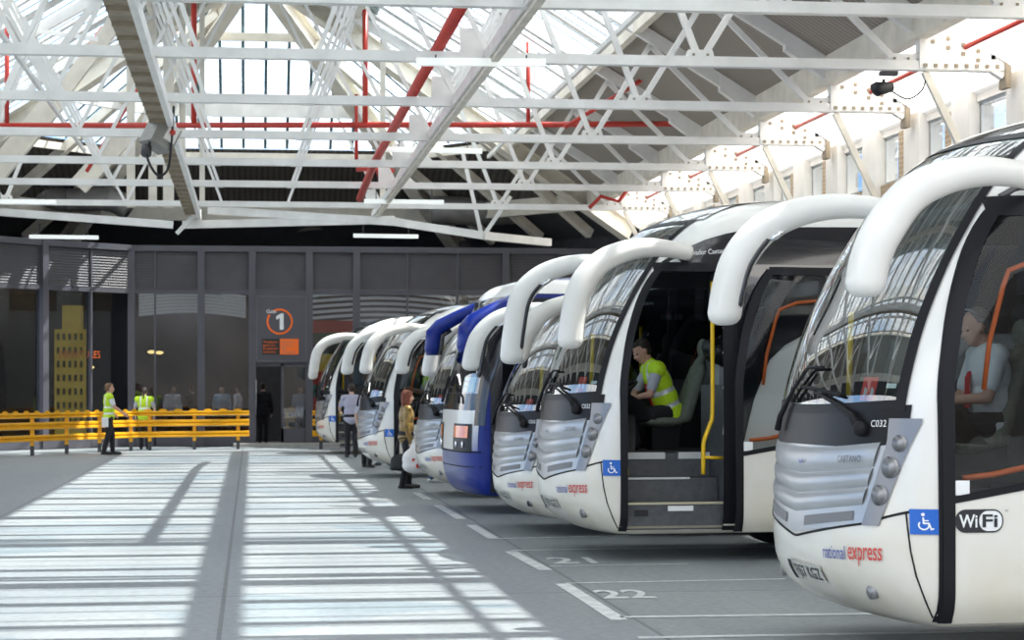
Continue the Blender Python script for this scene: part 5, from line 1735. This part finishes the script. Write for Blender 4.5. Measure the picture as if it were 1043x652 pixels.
ob = link('carrier_bag', me, None, base); ob.rotation_euler = (0, 0, RW + .2); tag(ob, 'white plastic carrier bag with red print held by the woman', 'bag')
b = MB()
for (x, z, r) in ((.03, .40, .045), (.10, .52, .03), (-.06, .50, .025)): disc(b, lambda u, v: Vector((x + u, -.138 + .03 * (x * x + (v + z - .48) ** 2) * 10, z + v)), 0, 0, r, 0, 12)
b.build('bag_print', M['bag_red'], ob)
b = MB(); b.tube(bez([(-.03, 0, .78), (-.01, -.02, .84), (.02, 0, .78)], 4), .008, 6); b.build('bag_handle', M['bag_white'], ob)
hb = empty('handbag', hand_w(V(-.13, -.24, 0)), RW, 'black handbag hanging behind the white carrier bag', 'bag')
b = MB(); b.ell((0, 0, .47), (.20, .075, .13)).ell((0, 0, .40), (.21, .08, .10)).cap((-.16, 0, .36), (.16, 0, .36), .05, .05)
me = remesh(b, .02, 2); me.materials.append(M['bag_black']); link('bag_body', me, hb)
b = MB(); b.tube(bez([(-.13, 0, .56), (-.06, 0, .82), (.03, 0, .86), (.10, 0, .80), (.13, 0, .56)], 5), .010, 6); b.build('bag_strap', M['bag_black'], hb)

# ---- man in vest walking along the barrier
J, k = standing(1.79, .07, .12)
J['elL'] = V(.02, .24, 1.16) * k; J['wrL'] = V(.16, .22, 1.0) * k; J['elR'] = V(.09, -.25, 1.17) * k; J['wrR'] = V(.31, -.24, 1.02) * k
o = person('person', J, k, 'man in yellow vest and black trousers walking right along the yellow barrier', shirt='shirt_white', trouser='trouser', vest='hivis', hair=('short', 'hair_fair'), voxel=.012, skin='skin_red')
put(o, 111, 54.0, .35)
sp = empty('paper_sheaf', (0, 0, 0), 0, 'white paper hanging at the hip of the man in the yellow vest', 'paper')
v = P(107, 430, 53.75); b = MB(); b.box(v, (.16, .03, .24), .2); b.build('sheets', M['paper'], sp)
# ---- person in vest behind the barrier, seen from behind
J, k = standing(1.68, .09); J['elL'] = V(.05, .28, 1.15) * k; J['elR'] = V(.05, -.28, 1.15) * k
o = person('person', J, k, 'person with dark ponytail in yellow vest standing behind the yellow barrier', shirt='shirt_grey', trouser='trouser', vest='hivis', hair=('ponytail', 'hair_dark'), voxel=.014)
put(o, 147, 58.4, PI / 2)
# ---- man boarding the farthest coach
J, k = standing(1.78, .09, .05); J['elL'] = V(.10, .27, 1.17) * k; J['wrL'] = V(.27, .24, 1.1) * k; J['elR'] = V(.05, -.27, 1.14) * k; J['wrR'] = V(.2, -.3, .98) * k; J['build'] = 1.12
o = person('person', J, k, 'man in lilac grey shirt seen from behind at the door of the farthest coach', shirt='shirt_lilac', trouser='trouser', hair=('short', 'hair_dark'), voxel=.014)
put(o, 358, 52.0, 1.75)
# ---- passengers whose legs show under the coaches, and their neighbours
for i, (px, Y, rz, tr, sh, lab) in enumerate(((374, 45.6, 1.2, 'trouser', 'shirt_grey', 'person in black trousers, mostly hidden behind the coach by the woman'), (392, 46.6, 2.0, 'jeans', 'denim_top', 'person in blue jeans, only feet showing under the coach by the woman'),
                                              (443, 38.8, .3, 'jeans', 'shirt_white', 'person in jeans and pale trainers behind the coach next to the blue one'), (461, 38.6, .1, 'jeans', 'shirt_grey', 'person in pale trainers, right of two behind the coach next to the blue one'))):
    J, k = standing(1.70, .10, .08)
    o = person('person', J, k, lab, shirt=sh, trouser=tr, hair=('short', 'hair_dark'), voxel=.018, shoes='shoe_pale' if i > 1 else 'shoe', eyes=False)
    put(o, px, Y, rz)
# ---- people inside the terminal
J, k = standing(1.72, .09)
proto = person('person', J, k, 'person in light blue top looking out through the gate door pane', shirt='denim_top', trouser='trouser', hair=('short', 'hair_dark'), voxel=.018, eyes=False, sleeves='long')
v = P(306, 400, 63.5); proto.location = (v.x, v.y, .012); proto.rotation_euler = (0, 0, -PI / 2 - .4)
for (px, Y, rz, lab) in ((176, 64.2, -1.2, 'waiting passenger in white top behind the glass, left of the thick post'), (196, 65.2, 2.2, 'waiting passenger in dark top behind the glass, left of the thick post'), (164, 66, .2, 'waiting passenger in grey top behind the glass near the corner'),
                         (226, 65, -1.6, 'waiting passenger in light blue top behind the glass, left of the gate sign'), (243, 66, 2.6, 'waiting passenger in white top behind the glass, left of the gate sign')):
    c = copy_tree(proto); c['label'] = lab; c['group'] = 'passengers waiting in the terminal'
    v = P(px, 400, Y); c.location = (v.x, v.y, .012); c.rotation_euler = (0, 0, rz)
    for ch in c.children:
        if ch.name.startswith('shirt'):
            ch.data = ch.data.copy(); ch.data.materials[0] = M['shirt_white' if 'white' in lab else 'trouser' if 'dark' in lab else 'shirt_grey' if 'grey' in lab else 'denim_top']
J, k = standing(1.80, .09); J['build'] = 1.1
o = person('person', J, k, 'person in dark clothes standing in the shade of the open gate door', shirt='trouser', trouser='trouser', hair=('short', 'hair_dark'), voxel=.018, eyes=False, sleeves='long')
v = P(268, 400, 63.6); o.location = (v.x, v.y, .012); o.rotation_euler = (0, 0, PI / 2)
# ---- bin bag behind the driver's seat
b = MB(); b.ell((0, 0, 0), (.16, .12, .13)).ell((-.08, 0, .05), (.10, .11, .10)).ell((.08, -.02, -.05), (.11, .1, .12)).cap((.02, 0, .05), (.02, 0, .17), .05, .02)
me = remesh(b, .018, 1); me.materials.append(M['bin_bag'])
ob = link('bin_bag', me); tag(ob, 'black plastic bag bundled behind the seat of the driver in the yellow vest', 'bag')
c, s_ = math.cos(BUS_YAW), math.sin(BUS_YAW); lx, ly, lz = 1.97, -.02, 1.99
ob.location = (cB.location.x + c * lx - s_ * ly, cB.location.y + s_ * lx + c * ly, lz + .1)

# unseen fill lights added to brighten the people in the lobby
for (px, Y) in ((60, 56), (190, 65), (400, 65)):
    ld = bpy.data.lights.new('lobby_fill', 'AREA'); ld.energy = 65; ld.size = 2.5
    lo = bpy.data.objects.new('lobby_fill', ld); COL.objects.link(lo); v = P(px, 300, Y); lo.location = (v.x, v.y, 4.2)
# ================================================================ LIGHT
w = bpy.data.worlds.new('bright_sky'); SC.world = w; w.use_nodes = True
nt = w.node_tree; N, L = nt.nodes, nt.links
bg = N['Background']
tc = N.new('ShaderNodeTexCoord'); no = N.new('ShaderNodeTexNoise'); no.inputs['Scale'].default_value = 2.6; no.inputs['Detail'].default_value = 7
L.new(tc.outputs['Generated'], no.inputs['Vector'])
rp = N.new('ShaderNodeValToRGB'); e = rp.color_ramp.elements
e[0].position = .40; e[0].color = (.30, .52, .86, 1); e[1].position = .58; e[1].color = (1.0, 1.0, 1.0, 1)
sz = N.new('ShaderNodeSeparateXYZ'); L.new(tc.outputs['Generated'], sz.inputs[0])
ma = N.new('ShaderNodeMath'); ma.operation = 'MULTIPLY_ADD'; ma.inputs[1].default_value = .22; L.new(sz.outputs['Z'], ma.inputs[0])
mb_ = N.new('ShaderNodeMath'); mb_.operation = 'SUBTRACT'; mb_.inputs[1].default_value = .06; L.new(no.outputs['Fac'], mb_.inputs[0])
L.new(mb_.outputs[0], ma.inputs[2]); L.new(ma.outputs[0], rp.inputs['Fac']); L.new(rp.outputs['Color'], bg.inputs['Color'])
bg.inputs['Strength'].default_value = 2.0
sd = bpy.data.lights.new('sun', 'SUN'); sd.energy = 13.0; sd.angle = math.radians(.55); sd.color = (1, .96, .9)
so = bpy.data.objects.new('sun', sd); COL.objects.link(so)
sun_dir = Vector((math.cos(math.radians(60)), .06, math.sin(math.radians(60)))).normalized()
so.rotation_euler = sun_dir.to_track_quat('Z', 'Y').to_euler(); so.location = (30, 30, 40)
SC.view_settings.view_transform = 'Standard'; SC.view_settings.look = 'None'; SC.view_settings.exposure = 0.18
SC.cycles.max_bounces = 8; SC.cycles.transparent_max_bounces = 24; SC.cycles.diffuse_bounces = 4; SC.cycles.glossy_bounces = 4
SC.cycles.use_denoising = True; SC.cycles.sample_clamp_indirect = 6
# ================================================================ CAMERA
cd = bpy.data.cameras.new('camera'); cam = bpy.data.objects.new('camera', cd); COL.objects.link(cam)
cam.location = (0, 0, EYE); cam.rotation_euler = (PI / 2, 0, -TH)
cd.sensor_width = 36; cd.sensor_fit = 'HORIZONTAL'; cd.lens = FPX * 36 / 1043
cd.shift_y = (HY - 326) / 1043; cd.clip_end = 400
cd.dof.use_dof = True; cd.dof.focus_distance = 18.5; cd.dof.aperture_fstop = 5.0
SC.camera = cam
